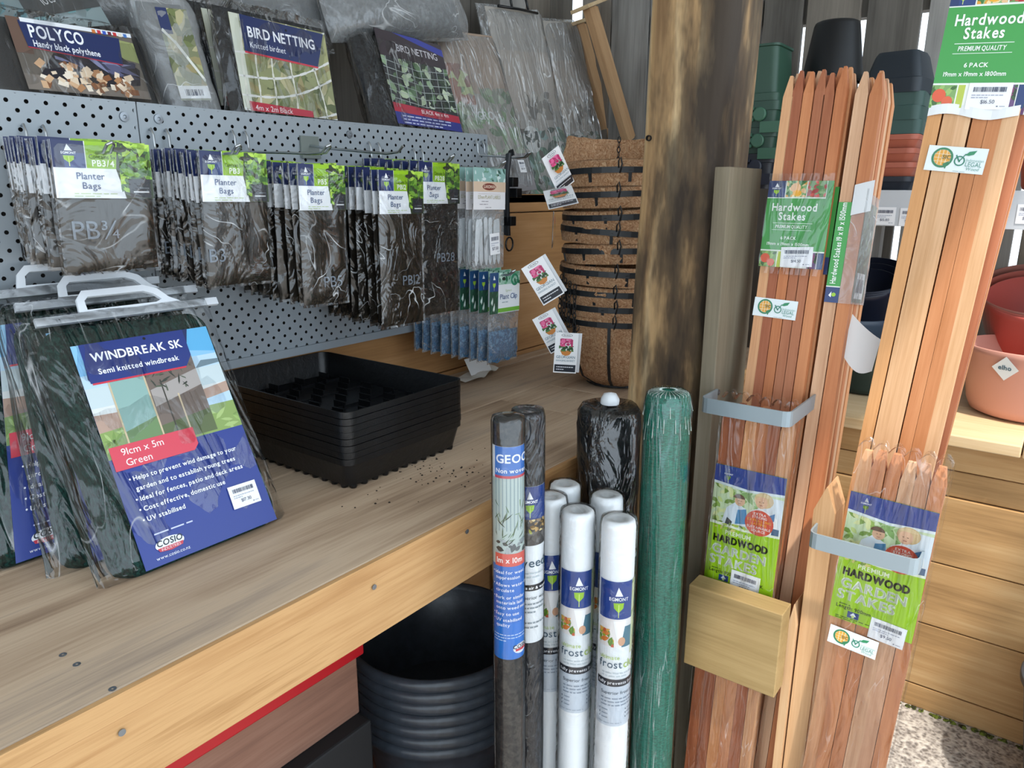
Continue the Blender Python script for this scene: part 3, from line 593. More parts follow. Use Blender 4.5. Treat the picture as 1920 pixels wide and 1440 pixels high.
def clip_packs():
    w, H = .112, .206; proto = thing('plant_clip_pack', 'x', 'plant clips'); R = random.Random(9)
    c = Lab(w, .092, '#e8edf0'); c.rect(0, .0, .28, 1, '#274b3a', 1); c.leaves(0, .0, .28, .55, 14, ['#d9e6e0', '#3f7a52', '#1f5a48'], .07, 4, 1.5, .25, (80, 20)); emblem(c, 0, .55, .28, 1, '#1f4a78', False)
    c.rect(.28, .70, 1, 1, '#9fc7b4', 1); c.leaves(.28, .66, 1, 1, 24, ['#2f7d55', '#6cae88', '#cfe6da', '#1f6a4a'], .07, 6, 1.6); c.ell(.82, .80, .13, .15, '#2f8a66', 3, 20, hole=.62)
    c.text(.62, .52, 'Egmont', .055, '#b9c9a0', 0, 'c'); c.text(.62, .34, 'Plant Clip', .125, '#2b4f86', 0, 'c', maxw=.58); c.lines(.4, .25, .44, 1, .05, .022, '#9fb0b8'); c.rect(.28, .02, 1, .12, '#6fae3c', 2); c.ell(.45, .84, .06, .045, '#2b3b34', 4, 14)
    c.obj('header_card', proto, loc=(0, -.003, -.092))
    MB().pillow(w * 1.02, H - .085, .013, film('clip_sleeve_film', .12, 14, 1, .1, haze=.10, crease_glare=.25), 8, 10, .002, 26, 5, z=-H, p=6, edge=.002).build('clear_sleeve', proto, True)
    q = MB(); mt = P('#1f5f8c', .35)
    for k in range(30):
        r = R.uniform(.006, .011); cx = R.uniform(-.042, .042); cz = -H + .010 + abs(R.gauss(0, .024)); cz = min(cz, -H + .075); a = R.uniform(0, 3); tl = R.uniform(-.6, .6)
        q.tube([(cx + r * cos(t), -.0035 + R.uniform(-.0008, .0008) + .002 * sin(t + a) * tl, cz + r * sin(t)) for t in [2 * pi * j / 14 for j in range(14)]], .0013, mt, 5, True)
    o = q.build('plant_clips', proto, True); o['kind'] = 'stuff'; o['label'] = 'blue ring clips heaped at the bottom of the sleeve'
    MB().pillow(w * .94, .070, .006, speckle('blue_clips', '#1c5078', '#5f93ba', 120, .4, .6), 10, 8, .001, 30, 2, z=-H + .004, p=3).build('clip_heap', proto, True)
    for i in range(9):
        f = i / 8; o = proto if i == 0 else copy_tree(proto)
        o.location = (1.290 - .045 * f + w / 2, 1.030 + .19 * f, Zc - .180 + .016 * f); o.rotation_euler = (0, R.uniform(-.03, .03) if i else .03, R.uniform(-.06, .04))
        o['group'] = 'blue plant clip packs'; o['label'] = f'{ORD[i]} pack from the front of the low row of blue plant clips'
clip_packs()
rods('peg_hook', 'wire hook holding the blue plant clip packs', 1.335, Zc - .178, 1.008)
rods('peg_hook', 'wire hook at the right end of the pegboard holding black straps', 1.52, Zc + .082, 1.10)
def straps():
    t = thing('strap_bundle', 'bundle of black buckled garden straps hanging beside the plant labels', 'straps', (1.485, 1.11, Zc + .078)); q = MB(); R = random.Random(3)
    for k in range(5):
        x = -.016 + k * .008; y = -.012 + k * .008; q.tube([(x, y, 0), (x - .004, y, .010), (x - .012, y, .004), (x - .016, y + .004, -.05), (x - .020, y, -.12), (x - .016 - .004 * k, y, -.185)], .0042, M_BLACKP2, 6)
    smooth_by_angle(q.build('webbing', t)); q = MB()
    for k, (dx, dz) in enumerate(((-.02, -.06), (-.005, -.085), (-.028, -.15))): q.box(dx - .01, dx + .012, -.022, .01, dz - .012, dz + .010, M_BLACKP)
    q.tube([(-.03 + .014 * cos(a), -.012, -.205 + .016 * sin(a)) for a in [2 * pi * j / 14 for j in range(14)]], .0025, M_BLACKP, 6, True); q.build('buckle', t, bevel=.002)
straps()
# ------------------------------------------------------------------ folded windbreak packs standing on the bench
M_NET = speckle('dark_green_knitted_shade', '#0c1f1c', '#1f4a42', 260, .85, 1.0, .40, .66, (1, 1, .55), .3, .004)
M_WHITEP = P('#e9eef4', .4)
def wind_card():
    w, h = .197, .316; c = Lab(w, h, '#2b3f8e', .3)
    c.rect(0, .48, 1, 1, '#bcd8ea', 1); c.rect(0, .86, 1, 1, '#8cc4e8', 1.3); c.poly([(.74, .90), (1, .87), (1, 1), (.74, 1)], '#5fb0e0', 1.6)
    c.rect(0, .70, 1, .80, '#c9d8dc', 1.6); c.rect(0, .66, 1, .71, '#dfe3e2', 1.7); c.poly([(0, .60), (.5, .62), (1, .66), (1, .71), (.5, .665), (0, .68)], '#b79a8a', 1.9); c.poly([(.8, .80), (1, .81), (1, .83), (.86, .835)], '#6f8490', 1.8)
    c.rect(0, .48, 1, .61, '#8aa45c', 1.8); c.leaves(0, .48, 1, .60, 40, ['#9ab868', '#7a9850', '#a9c27a'], .05, 3, 2.0, .3)
    c.poly([(.16, .49), (.40, .49), (.40, .84), (.16, .84)], '#8fb3ad', 2.8); c.poly([(.16, .49), (.40, .49), (.40, .62), (.16, .58)], '#6d8c5e', 2.95); c.poly([(.40, .49), (.80, .49), (.80, .93), (.74, .97), (.40, .85)], '#75675f', 2.8); c.poly([(.42, .66), (.80, .72), (.80, .80), (.42, .74)], '#a9a29e', 2.95); c.poly([(.40, .49), (.80, .49), (.80, .60), (.40, .57)], '#5d6a46', 2.95)
    for u in (.155, .40, .60): c.rect(u, .49, u + .012, .84 if u < .5 else .70, '#cdbb9a', 3.4)
    c.rect(.505, .50, .515, .78, '#3d3a33', 3.4); c.leaves(.44, .72, .70, .86, 26, ['#3a4038', '#55604e', '#2e332d'], .035, 5, 3.5, .18)
    c.poly([(.10, .86), (.76, .86), (.84, 1.0), (.06, 1.0), (.04, .84), (.06, .82), (.72, .82)], NAVY, 4.2); c.poly([(.06, .812), (.73, .812), (.74, .822), (.06, .822)], '#d2364a', 4.5); c.poly([(.05, .82), (.74, .82), (.80, .87), (.80, 1.0), (.05, 1.0)], '#26387e', 4.6)
    c.text(.10, .915, 'WINDBREAK SK', .038, '#f4f6fb', 1, 'l', maxw=.66, l=7); c.text(.12, .855, 'Semi knitted windbreak', .024, '#f0f2fa', 1, 'l', maxw=.58, l=7)
    c.poly([(0.02, .425), (.58, .425), (.62, .45), (.62, .53), (.02, .53)], '#d8485a', 5); c.text(.09, .485, '91cm x 5m', .030, '#fbf4f4', 0, 'l', l=7); c.text(.10, .437, 'Green', .030, '#fbf4f4', 0, 'l', l=7)
    for v, t_ in ((.37, '\u2022 Helps to prevent wind damage to your'), (.325, '  garden and to establish young trees'), (.28, '\u2022 Ideal for fences, patio and deck areas'), (.235, '\u2022 Cost effective, domestic use'), (.19, '\u2022 UV stabilised')):
        c.text(.08, v, t_, .0195, '#eef1fa', 1, 'l', maxw=.80, l=6)
    c.lines(.12, .125, .6, 1, .02, .006, '#c9d0ea'); c.ell(.20, .075, .10, .028, '#eceff6', 5, 22); c.poly([(.11, .066), (.29, .066), (.28, .052), (.20, .045), (.12, .052)], '#c63a4c', 5.5)
    c.text(.20, .072, 'COSIO', .024, '#26303a', 1, 'c', l=6.5, shear=.15); c.text(.20, .052, 'INDUSTRIES', .011, '#f4dadd', 0, 'c', l=6.5); c.text(.20, .022, 'www.cosio.co.nz', .014, '#eef1fa', 0, 'c', l=6); c.ell(.50, .985, .011, None, '#0d1017', 6, 12); return c
wc = wind_card()
def wind_pack(mat, label, y, sticker, slump):
    t = thing('windbreak_pack', label, 'windbreak', mat=mat, group='folded windbreak packs')
    q = MB(); lp = []
    for (yy, k) in ((.0, .93), (.005, .985), (.012, 1), (.028, 1), (.035, .985), (.040, .93)):
        lp.append([(x * k, yy + .004 * noise.noise(Vector((x * 14, z * 14, yy * 30))), (z) * k + .177 + .002) for x, z, _ in rrect(.236, .350, .028, 0, 6)])
    q.loft(lp, M_NET, True, True); o = q.build('folded_netting', t, True)
    wc.obj('card_insert', t, loc=(.010, -.0035, .006))
    q = MB(); hb = .377; q.box(-.130, .138, .016, .022, hb - .012, hb, M_WHITEP)
    outer = [(-.072, hb - .001), (-.070, hb + .022), (-.060, hb + .034), (.028, hb + .034), (.048, hb + .026), (.062, hb + .010), (.082, hb - .001)]
    inner = [(-.060, hb + .004), (-.060, hb + .018), (-.054, hb + .024), (.026, hb + .024), (.040, hb + .018), (.050, hb + .008), (.040, hb + .004)]
    n = len(outer)
    for yy, rev in ((.0165, False), (.0215, True)):
        q.add([(x, yy, z) for x, z in outer] + [(x, yy, z) for x, z in inner], [((i, i + 1, n + i + 1, n + i) if not rev else (n + i, n + i + 1, i + 1, i)) for i in range(n - 1)], M_WHITEP)
        q.add([(outer[0][0], yy, outer[0][1]), (outer[-1][0], yy, outer[-1][1]), (inner[-1][0], yy, inner[-1][1]), (inner[0][0], yy, inner[0][1])], [(0, 1, 2, 3)], M_WHITEP)
    for ring, clz in ((outer, 0), (inner, 1)):
        for i in range(n - 1 + clz):
            a, b2 = ring[i], ring[(i + 1) % n]; q.add([(a[0], .0165, a[1]), (b2[0], .0165, b2[1]), (b2[0], .0215, b2[1]), (a[0], .0215, a[1])], [(0, 1, 2, 3)], M_WHITEP)
    q.build('carry_handle', t)
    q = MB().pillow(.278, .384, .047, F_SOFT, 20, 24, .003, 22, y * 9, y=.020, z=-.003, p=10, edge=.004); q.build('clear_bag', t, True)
    if sticker: price('$17.30', .044, .033, 7).obj('price_sticker', t, loc=(.072, -.0060, .040), rot=(0, .02, 0))
    for ch in t.children:                                  # the soft pack slumps sideways
        ch.location.x += slump * ch.location.z + (.018 if ch.name.startswith('carry') else 0)
        for v in ch.data.vertices: v.co.x += slump * v.co.z
def P3(x, y, z): return Vector((x, y, z + CAMZ))
zb = -.4785
def lean(xb, yb, yt, zt):
    return frame(P3(xb - .13, yb, zb), P3(xb + .13, yb, zb), P3(xb - .13, yt, zt), P3(xb + .13, yt, zt))[0]
wind_pack(lean(.497, .885, 1.088, -.160), 'front green windbreak pack with its whole printed card and price sticker facing out', .889, True, .058)
wind_pack(lean(.468, .962, 1.137, -.150), 'middle green windbreak pack squeezed between two others on the bench', .97, False, .13)
wind_pack(lean(.405, 1.040, 1.188, -.144), 'rear green windbreak pack leaning on the pegboard with only its card edge showing', 1.04, False, .21)
# ------------------------------------------------------------------ seed trays
M_TRAY = speckle('black_tray_plastic', '#07080a', '#101215', 60, .34, .25, .3, .7, (1, 1, 1), .5)
def tray_mesh(ribs):
    w, d, h = .288, .400, .050; q = MB(); t = .0015
    def lv(z, off): k = (h - z) / h * .0105; return rrect(w - 2 * (k + off), d - 2 * (k + off), .018, z, 5)
    q.loft([rrect(w + .002, d + .002, .019, h - .0105, 5), rrect(w + .002, d + .002, .019, h, 5), lv(h, t), lv(t, t)], M_TRAY, False, True)
    q.loft([lv(0, 0), lv(h - .011, 0), rrect(w + .002, d + .002, .019, h - .0105, 5)], M_TRAY, True, False)
    return q
def trays():
    base = (.889, 1.086, BZ + .0065); proto = None; dz = .0114; g = 'nested black seed trays'
    for i in range(8):
        if proto is None: proto = tray_mesh(0).build('seed_tray'); smooth_by_angle(proto, 35); o = proto
        else: o = proto.copy(); COL.objects.link(o)
        o.location = (base[0] + (.0008 * sin(i * 2.1)), base[1] + .0008 * cos(i * 1.7), base[2] + dz * i)
        if i == 7: o['x'] = 0; del o['x']
        nm = ['lowest', 'second lowest', 'third lowest', 'fourth lowest', 'fifth lowest', 'third from the top', 'second from the top', 'topmost'][i]
        tag(o, f'{nm} black seed tray of the nested stack on the bench', 'seed tray', g)
        if i == 0:
            q = MB(); R = random.Random(2)
            for k in range(11): q.lathe([(.0055, -.0063), (.0065, -.002), (.0065, .0005)], M_TRAY, 10, (-.120 + k * .024, -.1835), True)
            for k in range(15): q.lathe([(.0055, -.0063), (.0065, -.002), (.0065, .0005)], M_TRAY, 10, (.1275, -.17 + k * .0245), True)
            for k in range(15): q.lathe([(.0055, -.0063), (.0065, -.002), (.0065, .0005)], M_TRAY, 10, (-.1275, -.17 + k * .0245), True)
            q.build('foot_ribs', o, True)
        if i == 7:
            q = MB()
            for k in range(8):
                for j in range(11):
                    if (k + j) % 2 == 0: continue
                    x = -.110 + k * .0315; y = -.165 + j * .033; q.box(x - .001, x + .001, y - .015, y + .015, .0015, .013, M_TRAY)
            for k in range(4): q.box(-.125, .125, -.13 + k * .086, -.128 + k * .086, .0015, .006, M_TRAY)
            q.build('base_ribs', o)
trays()
# crumpled white tag lying on the bench under the clip packs
t = thing('crumpled_label', 'crumpled white paper label lying on the bench under the plant clips', 'label', (1.475, 1.215, BZ + .0005))
MB().grid(lambda u, v: (-.075 + u * .15, -.02 + v * .055 - .01 * sin(u * 5), .003 + .010 * abs(sin(u * 7 + v * 2)) * (0.3 + u) + .002), 14, 6, P('#d9d5cd', .6)).build('wavy_sheet', t, True)
MB().grid(lambda u, v: (-.028 + u * .085, .012 + v * .012 - .012 * (1 - v), .010 + v * .040), 6, 6, P('#f2f2f2', .5)).build('upright_card', t)
# ------------------------------------------------------------------ bagged nets and covers on the top shelf
NETG = ['#8f9468', '#a7a878', '#6f7a4a', '#b6b088', '#5d6640', '#9a8f64']
def net_card(w, h, full=True):
    c = Lab(w, h, '#8d9066', .3); c.leaves(0, 0, 1, 1, 70, NETG, .12, 11, 1.2, .4); c.rect(0, .02, .09, 1, '#cfd3c4', 2.6)
    R = random.Random(4)
    def strand(f, th, col):
        n = 14
        for k in range(n):
            (a, b_), (c2, d2) = f(k / n), f((k + 1) / n); dx, dy = (c2 - a) * w, (d2 - b_) * h; ln = sqrt(dx * dx + dy * dy) or 1; tt = th * (1.25 if k % 2 else .8); nx, ny = -dy / ln * tt / w, dx / ln * tt / h
            c.poly([(min(max(a - nx, 0), 1), min(max(b_ - ny, 0), 1)), (min(max(c2 - nx, 0), 1), min(max(d2 - ny, 0), 1)), (min(max(c2 + nx, 0), 1), min(max(d2 + ny, 0), 1)), (min(max(a + nx, 0), 1), min(max(b_ + ny, 0), 1))], col, 3)
    for u0, u1 in ((.03, .10), (.16, .24), (.32, .40), (.55, .57), (.88, .78)): strand(lambda t: (u0 + (u1 - u0) * t + .01 * sin(t * 9), t), .0018, '#d9d9cc')
    for v0, s1 in ((.16, .30), (.36, .30), (.02, .05), (.60, .4), (.0, .0)): strand(lambda t: (t, v0 + s1 * t - .10 * sin(t * pi)), .0020, '#dededa')
    c.poly([(.10, .62), (.86, .585), (.98, .98), (.10, 1.0)], NAVY, 4.2); c.poly([(.10, .605), (.86, .57), (.865, .59), (.10, .625)], '#c8384a', 4.4)
    c.text(.155, .78, 'BIRD NETTING', .105, '#eef1f8', 1, 'l', maxw=.70, l=6.5); c.text(.16, .67, 'Knitted birdnet', .06, '#e6eaf4', 0, 'l', maxw=.36, l=6.5); c.ell(.56, .93, .012, None, '#11151f', 6, 10)
    c.poly([(.06, .0), (.72, .0), (.72, .07), (.06, .10)], '#b83042', 5); c.text(.11, .012, '4m x 2m Black', .055, '#f0e2e4', 0, 'l', l=6.5); return c
def net2_card(w, h):
    c = Lab(w, h, '#33363a', .3); c.leaves(0, .22, 1, .72, 70, ['#5f7a5a', '#8fa886', '#b4c4a4', '#3b4a3c', '#2c3630', '#c3cfb4'], .07, 5, 1.2, .6)
    R = random.Random(2)
    for k in range(9): u = k * .125; c.poly([(u, .22), (u + .008, .22), (u + .068, .72), (u + .060, .72)], '#a9b2b0', 3)
    for k in range(6): v = .24 + k * .08; c.poly([(0, v + .04), (.5, v - .02), (1, v + .03), (1, v + .036), (.5, v - .013), (0, v + .047)], '#a9b2b0', 3)
    c.rect(0, .72, 1, 1, '#3a3138', 2.8); c.poly([(.25, 1), (1, .86), (1, .94), (.6, 1)], '#39429a', 3); c.text(.26, .80, 'BIRD NETTING', .075, '#d6d4da', 0, 'l', maxw=.62, l=6)
    c.poly([(0, .13), (1, .10), (1, .18), (0, .225)], '#b03245', 4); c.text(.40, .145, 'BLACK 4m x 4m', .042, '#eedfe2', 0, 'l', l=6, maxw=.42); c.rect(0, 0, 1, .13, '#333a86', 3.4); c.lines(.10, .085, .75, 3, .035, .013, '#c3c8e4'); return c
def poly_card(w, h):
    c = Lab(w, h, '#6d665e', .3); c.poly([(.0, .0), (1, 0), (1, .12), (0, .22)], '#837a72', 1.2); c.poly([(.78, .62), (1, .55), (1, .86), (.78, .9)], '#98a06a', 1.3); c.rect(0, .5, .13, 1, '#6a5348', 1.2)
    c.poly([(.12, .20), (.28, .55), (.85, .62), (.98, .44), (.94, .20), (.6, .12)], '#23232c', 1.8); c.leaves(.28, .28, .96, .6, 18, ['#5a5c7c', '#3a3c52', '#8184a4', '#2b2b38'], .13, 3, 2.2, .22, (-25, 18))
    R = random.Random(5)
    for i in range(64):
        u = R.uniform(.13, .86); v = R.uniform(.04, .40 - .22 * max(0, u - .4)); a = R.uniform(0, 3); z = R.uniform(.022, .045); pts = []
        for (p_, q_) in ((-1, -.6), (.9, -.7), (1.1, .5), (-.8, .7)): pts.append((u + (p_ * cos(a) - q_ * sin(a)) * z, v + (p_ * sin(a) + q_ * cos(a)) * z * 1.5))
        c.poly(pts, R.choice(['#e8d3b8', '#d9b38e', '#f2e6d4', '#b98860', '#8a5a3c', '#efdcc4']), 3 + (i % 8) * .12)
    c.poly([(.10, .60), (.84, .50), (.88, .90), (.08, .96)], NAVY, 4.6); c.poly([(.10, .585), (.84, .485), (.84, .505), (.10, .605)], '#b03648', 4.4); c.rect(.10, .94, 1, 1, '#e9edf2', 4.8, skew=-.0)
    c.text(.14, .735, 'POLYCO', .17, '#f2f4fa', 1, 'l', maxw=.42, l=7, rot=-1); c.text(.145, .61, 'Handy black polythene', .085, '#eceff8', 1, 'l', maxw=.52, l=7, rot=-2.5)
    for k, cc in enumerate(('#d07a3a', '#c8384a', '#3a5ac0', '#6a2a3a', '#c83a3a', '#e8e0d0', '#4a7ac0')): c.rect(.66 + k * .045, .93, .69 + k * .045, .985, cc, 5.2)
    return c
M_BLKNET = speckle('folded_black_net', '#101316', '#2b3036', 150, .7, .9, .4, .65, (1, 1, 1), .3)
def bag_thing(name, label, mat, w, h, body, card, cardloc, t=.035, haze=False, over=.02, seed=0, group='bagged nets on the top shelf', sticker=None, cat='netting pack', bodywh=None):
    th = thing(name, label, cat, mat=mat, group=group); bw, bh = bodywh or (w, h)
    MB().pillow(bw, bh, t, body, 12, 12, .003, 20, seed, y=t / 2 + .006, p=8, edge=.002).build('folded_contents', th, True)
    if card: card.obj('card_insert', th, loc=cardloc)
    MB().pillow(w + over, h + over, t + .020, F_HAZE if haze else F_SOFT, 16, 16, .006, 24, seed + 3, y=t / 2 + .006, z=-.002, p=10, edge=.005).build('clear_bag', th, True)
    if sticker: sticker[0].obj('price_sticker', th, loc=sticker[1])
    return th
def fr4(tl, tr, bl, br, Yb, Yt): return frame(aty(*bl, Yb), aty(*br, Yb), aty(*tl, Yt), aty(*tr, Yt))
SH = 1.287
def down(mat, z):
    """slide a leaning pack down its own plane until its foot is at height z; returns matrix and extra height"""
    up = Vector((mat[0][2], mat[1][2], mat[2][2])); d = (mat[2][3] - z) / up.z; m2 = mat.copy()
    for i in range(3): m2[i][3] -= up[i] * d
    return m2, d
SH2 = SH + .002
# black polythene roll pack
f, w_, h_ = fr4((26, 38), (255, 66), (52, 165), (283, 192), 1.325, 1.37); f, d = down(f, SH2)
bag_thing('polythene_pack', 'black polythene pack at the left with a photo card of bark chips', f, .262, h_ + d + .022, M_BLACKP2, poly_card(w_, h_), (0, -.0035, d), .06, seed=2, cat='polythene pack')
# netting seen edge-on, then the two knitted packs, then the black one
f, w_, h_ = fr4((330, 25), (372, 22), (348, 186), (386, 192), 1.33, 1.36); f, d = down(f, SH2); c = Lab(.06, h_, '#7d8260'); c.leaves(0, .1, 1, 1, 30, NETG, .3, 3, 1.2); c.rect(0, .02, 1, .16, '#e6e8ea', 3); c.bars(.2, .05, .8, .12, 14); c.poly([(0, .75), (.35, .6), (.4, .62), (.05, .78)], '#e0e2da', 4); c.poly([(.3, .62), (.95, .2), (1, .23), (.35, .66)], '#e0e2da', 4); c.rect(0, .72, .35, 1, NAVY, 2.8)
bag_thing('netting_pack', 'narrow turned netting pack in cloudy film between the polythene and the bird netting', f, .085, h_ + d + .02, M_BLKNET, c, (0, -.0035, d), .05, True, seed=5)
f, w_, h_ = fr4((424, 34), (600, 66), (414, 198), (590, 214), 1.405, 1.44); f, d = down(f, SH2)
bag_thing('netting_pack', 'rear knitted bird netting pack, only its left strip showing beside the front one', f, w_ + .03, h_ + d + .02, M_BLKNET, net_card(w_, h_), (0, -.0035, d), .028, seed=6)
f, w_, h_ = fr4((466, 38), (640, 76), (458, 207), (630, 226), 1.325, 1.355); f, d = down(f, SH2)
bag_thing('netting_pack', 'front knitted bird netting pack with navy banner and white mesh photo', f, w_ + .03, h_ + d + .018, M_BLKNET, net_card(w_, h_), (0, -.0035, d), .03, seed=7)
f, w_, h_ = fr4((712, 62), (832, 92), (722, 228), (850, 248), 1.325, 1.40); f, d = down(f, SH2)
bag_thing('netting_pack', 'black bird netting pack with red stripe and ivy photo, right of the knitted pair', f, .262, h_ + d + .01, M_BLKNET, net2_card(w_, h_), (.035, -.0035, d), .05, seed=8)
# grey bag lying across the top, plus dark bags behind
def lying(label, pts, Y, t, mat, seed, hz=True, nm='netting_bag'):
    TL, TR, BL, BR = pts; f, w_, h_ = frame(aty(*BL, Y), aty(*BR, Y), aty(*TL, Y + .03), aty(*TR, Y + .03)); th = thing(nm, label, 'netting bag', mat=f, group='loose bags piled on the top shelf')
    MB().pillow(w_ * .93, h_ * .86, t, mat, 14, 8, .007, 13, seed, y=t * .6, z=h_ * .06, p=3, edge=.006).build('folded_contents', th, True)
    MB().pillow(w_, h_, t * 1.5, F_HAZE, 18, 10, .010, 15, seed + 2, y=t * .6, p=3, edge=.010).build('clear_bag', th, True)
lying('grey bagged net lying crosswise over the black bird netting', ((628, -40), (900, -30), (655, 60), (900, 66)), 1.39, .09, speckle('grey_net', '#3a3f42', '#62676a', 80, .7, .8), 3)
lying('dark bagged net slumped behind the knitted bird netting', ((300, -60), (640, -40), (360, 60), (640, 100)), 1.48, .08, M_BLKNET, 5)
lying('dark bagged net slumped at the far left behind the polythene', ((120, -60), (420, -60), (190, 45), (420, 60)), 1.50, .07, M_BLKNET, 6)
# turquoise picture bag at the top left
f, w_, h_ = frame(aty(-40, 70, 1.455), aty(190, 50, 1.455), aty(-40, -90, 1.52), aty(250, -90, 1.52)); th = thing('picture_bag', 'clear bag with turquoise printed sheet and dark strip of words at the top left', 'bag', mat=f, group='loose bags piled on the top shelf')
c = Lab(w_, h_, '#8a9a9c', .3); c.leaves(0, .1, .95, 1, 60, ['#7fb0b4', '#5a7a78', '#a9c8ca', '#94a09a', '#6a9aa4'], .09, 7, 1.3, .5); c.rect(.45, .30, .98, .95, '#7fc3cc', 2.6, skew=.12); c.rect(.45, .06, 1.0, .32, '#4d4f50', 3, skew=.14); c.text(.60, .24, 'lots of stuff', .10, '#d5d8d8', 0, 'l', rot=14, l=6, maxw=.34)
c.obj('printed_sheet', th, loc=(0, -.004, 0)); MB().pillow(w_ * .95, h_, .04, M_BLKNET, 8, 8, .003, 15, 2, y=.026, p=6).build('folded_contents', th, True); MB().pillow(w_ * 1.04, h_ * 1.03, .07, F_SOFT, 12, 12, .006, 18, 4, y=.026, z=-.004, p=8, edge=.004).build('clear_bag', th, True)
# three tall clear cover bags
def cover(label, tl, tr, bl, br, Yb, Yt, seed, sheet, name='plant_cover_bag', clip=False, price_=None):
    f, w_, h_ = fr4(tl, tr, bl, br, Yb, Yt); f, d = down(f, SH2); h_ += d; th = thing(name, label, 'cover bag', mat=f, group='tall clear cover bags')
    MB().pillow(w_ * .93, h_ * .30, .030, P('#8d8a8c', .8), 10, 8, .004, 18, seed, y=.030, z=.004, p=6, edge=.003).build('folded_cover', th, True)
    sheet(w_ * .93, h_ * .96).obj('printed_sheet', th, loc=(0, .006, h_ * .01))
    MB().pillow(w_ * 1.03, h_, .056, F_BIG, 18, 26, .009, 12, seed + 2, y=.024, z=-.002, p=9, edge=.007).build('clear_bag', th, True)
    if clip:
        q = MB(); q.tube([(-w_ * .32, -.012, h_ * .965), (0, -.014, h_ * .962), (w_ * .34, -.012, h_ * .955)], .0045, M_BLACKP, 8); q.tube([(-.03, -.012, h_ * .965), (-.025, -.010, h_ * .965 + .03), (-.015, -.01, h_ + .05)], .004, M_BLACKP); q.tube([(.06, -.012, h_ * .96), (.062, -.010, h_ * .96 + .03), (.06, -.01, h_ + .05)], .004, M_BLACKP); q.build('hanger_bar', th, True)
    if price_: price('$12.90', .030, .036, 5).obj('price_tag', th, loc=price_, rot=(0, .05, 0))
def sheet_a(w, h):
    c = Lab(w, h, '#a39c94', .4); c.rect(0, .62, 1, 1, '#a58f7c', 1); c.leaves(0, .18, 1, .66, 80, ['#7a9a6a', '#93a886', '#5f7d58', '#8a8f80', '#a9b49c'], .10, 3, 1.4, .5); c.rect(0, 0, 1, .24, '#8b8789', 3); c.leaves(0, .55, .35, .8, 14, ['#8a5a4a', '#b9c48a', '#a06a58'], .14, 8, 1.6, .7); c.text(.30, .46, 'GRO', .05, '#dcdfe0', 1, 'l'); return c
def sheet_b(w, h):
    c = Lab(w, h, '#b2ada6', .4); c.rect(0, .45, 1, .78, '#bdb3a8', 1); c.leaves(0, .0, 1, .36, 90, ['#3f6f58', '#2f4a3c', '#6a8a6c', '#4a4038', '#7aa08c', '#8fb0ac'], .11, 4, 1.4, .5); c.leaves(.35, .40, .85, .56, 24, ['#8f8a82', '#6a6660', '#c4c0b8'], .08, 9, 1.8, .8)
    c.ell(.33, .30, .16, .075, '#e4e6e4', 3.4, 20); c.leaves(.2, .25, .46, .35, 14, ['#23302a', '#394a40'], .06, 10, 3.6, .5); return c
cover('left clear cover bag with glossy creases and faded green print, above the pegboard end', (815, 60), (925, 40), (905, 352), (1015, 372), 1.345, 1.50, 12, sheet_a, price_=(.035, -.032, .050))
cover('middle clear cover bag with black hanger bar and white patterned print', (935, 5), (1040, 20), (985, 362), (1085, 345), 1.47, 1.60, 15, sheet_b, clip=True)
cover('right clear cover bag with leafy print, half behind the middle one', (1010, 25), (1075, 32), (1080, 350), (1150, 330), 1.54, 1.665, 19, sheet_b)
# leaning timber frames against the fence
def leaner(label, p0, p1, Y0, Y1, wd, th_, cap):
    a, b_ = aty(*p0, Y0), aty(*p1, Y1); t = thing('timber_prop', label, 'timber', (0, 0, 0), group='timbers leaning on the fence'); z = (b_ - a); ln = z.length; z.normalize(); x = Vector((1, 0, 0)); x = (x - z * x.dot(z)).normalized(); y = z.cross(x)
    t.matrix_world = Matrix(((x.x, y.x, z.x, a.x), (x.y, y.y, z.y, a.y), (x.z, y.z, z.z, a.z), (0, 0, 0, 1)))
    MB().box(-wd / 2, wd / 2, 0, th_, 0, ln, W_PEG).build('upright', t, bevel=.002); MB().box(wd / 2 + .004, wd / 2 + .034, .012, th_ + .02, 0, ln - .004, W_PEG).build('side_strip', t, bevel=.002)
    if cap: MB().box(-wd / 2 - .035, wd / 2 + .075, -.016, th_ + .03, ln + .001, ln + .014, W_SLAB).build('cap', t, bevel=.002)
leaner('taller pine leaning frame with a flat cap, against the fence beside the post', (1185, 262), (1112, 12), 1.44, 1.53, .055, .03, True)
leaner('shorter pine leaning frame with a cap, beside the clear bags', (1150, 262), (1090, 44), 1.58, 1.66, .055, .03, True)
# ------------------------------------------------------------------ hanging baskets nested on the bench
m, nt, b, o_ = newmat('coir_fibre'); tc = N(nt, 'ShaderNodeTexCoord'); n1 = N(nt, 'ShaderNodeTexNoise'); n1.inputs['Scale'].default_value = 75; n1.inputs['Detail'].default_value = 7; n1.inputs['Distortion'].default_value = 3.2; n1.inputs['Roughness'].default_value = .7; L(nt, tc.outputs['Object'], n1.inputs['Vector'])
r1 = ramp(nt, [(.32, '#8f5c3c'), (.47, '#c99468'), (.62, '#e8c29a')]); L(nt, n1.outputs['Fac'], r1.inputs[0]); L(nt, r1.outputs[0], b.inputs['Base Color']); bp = N(nt, 'ShaderNodeBump'); bp.inputs['Strength'].default_value = 1; bp.inputs['Distance'].default_value = .008; L(nt, n1.outputs['Fac'], bp.inputs['Height']); L(nt, bp.outputs[0], b.inputs['Normal']); b.inputs['Roughness'].default_value = .9
M_COIR = m; M_IRON = P('#15181c', .45)
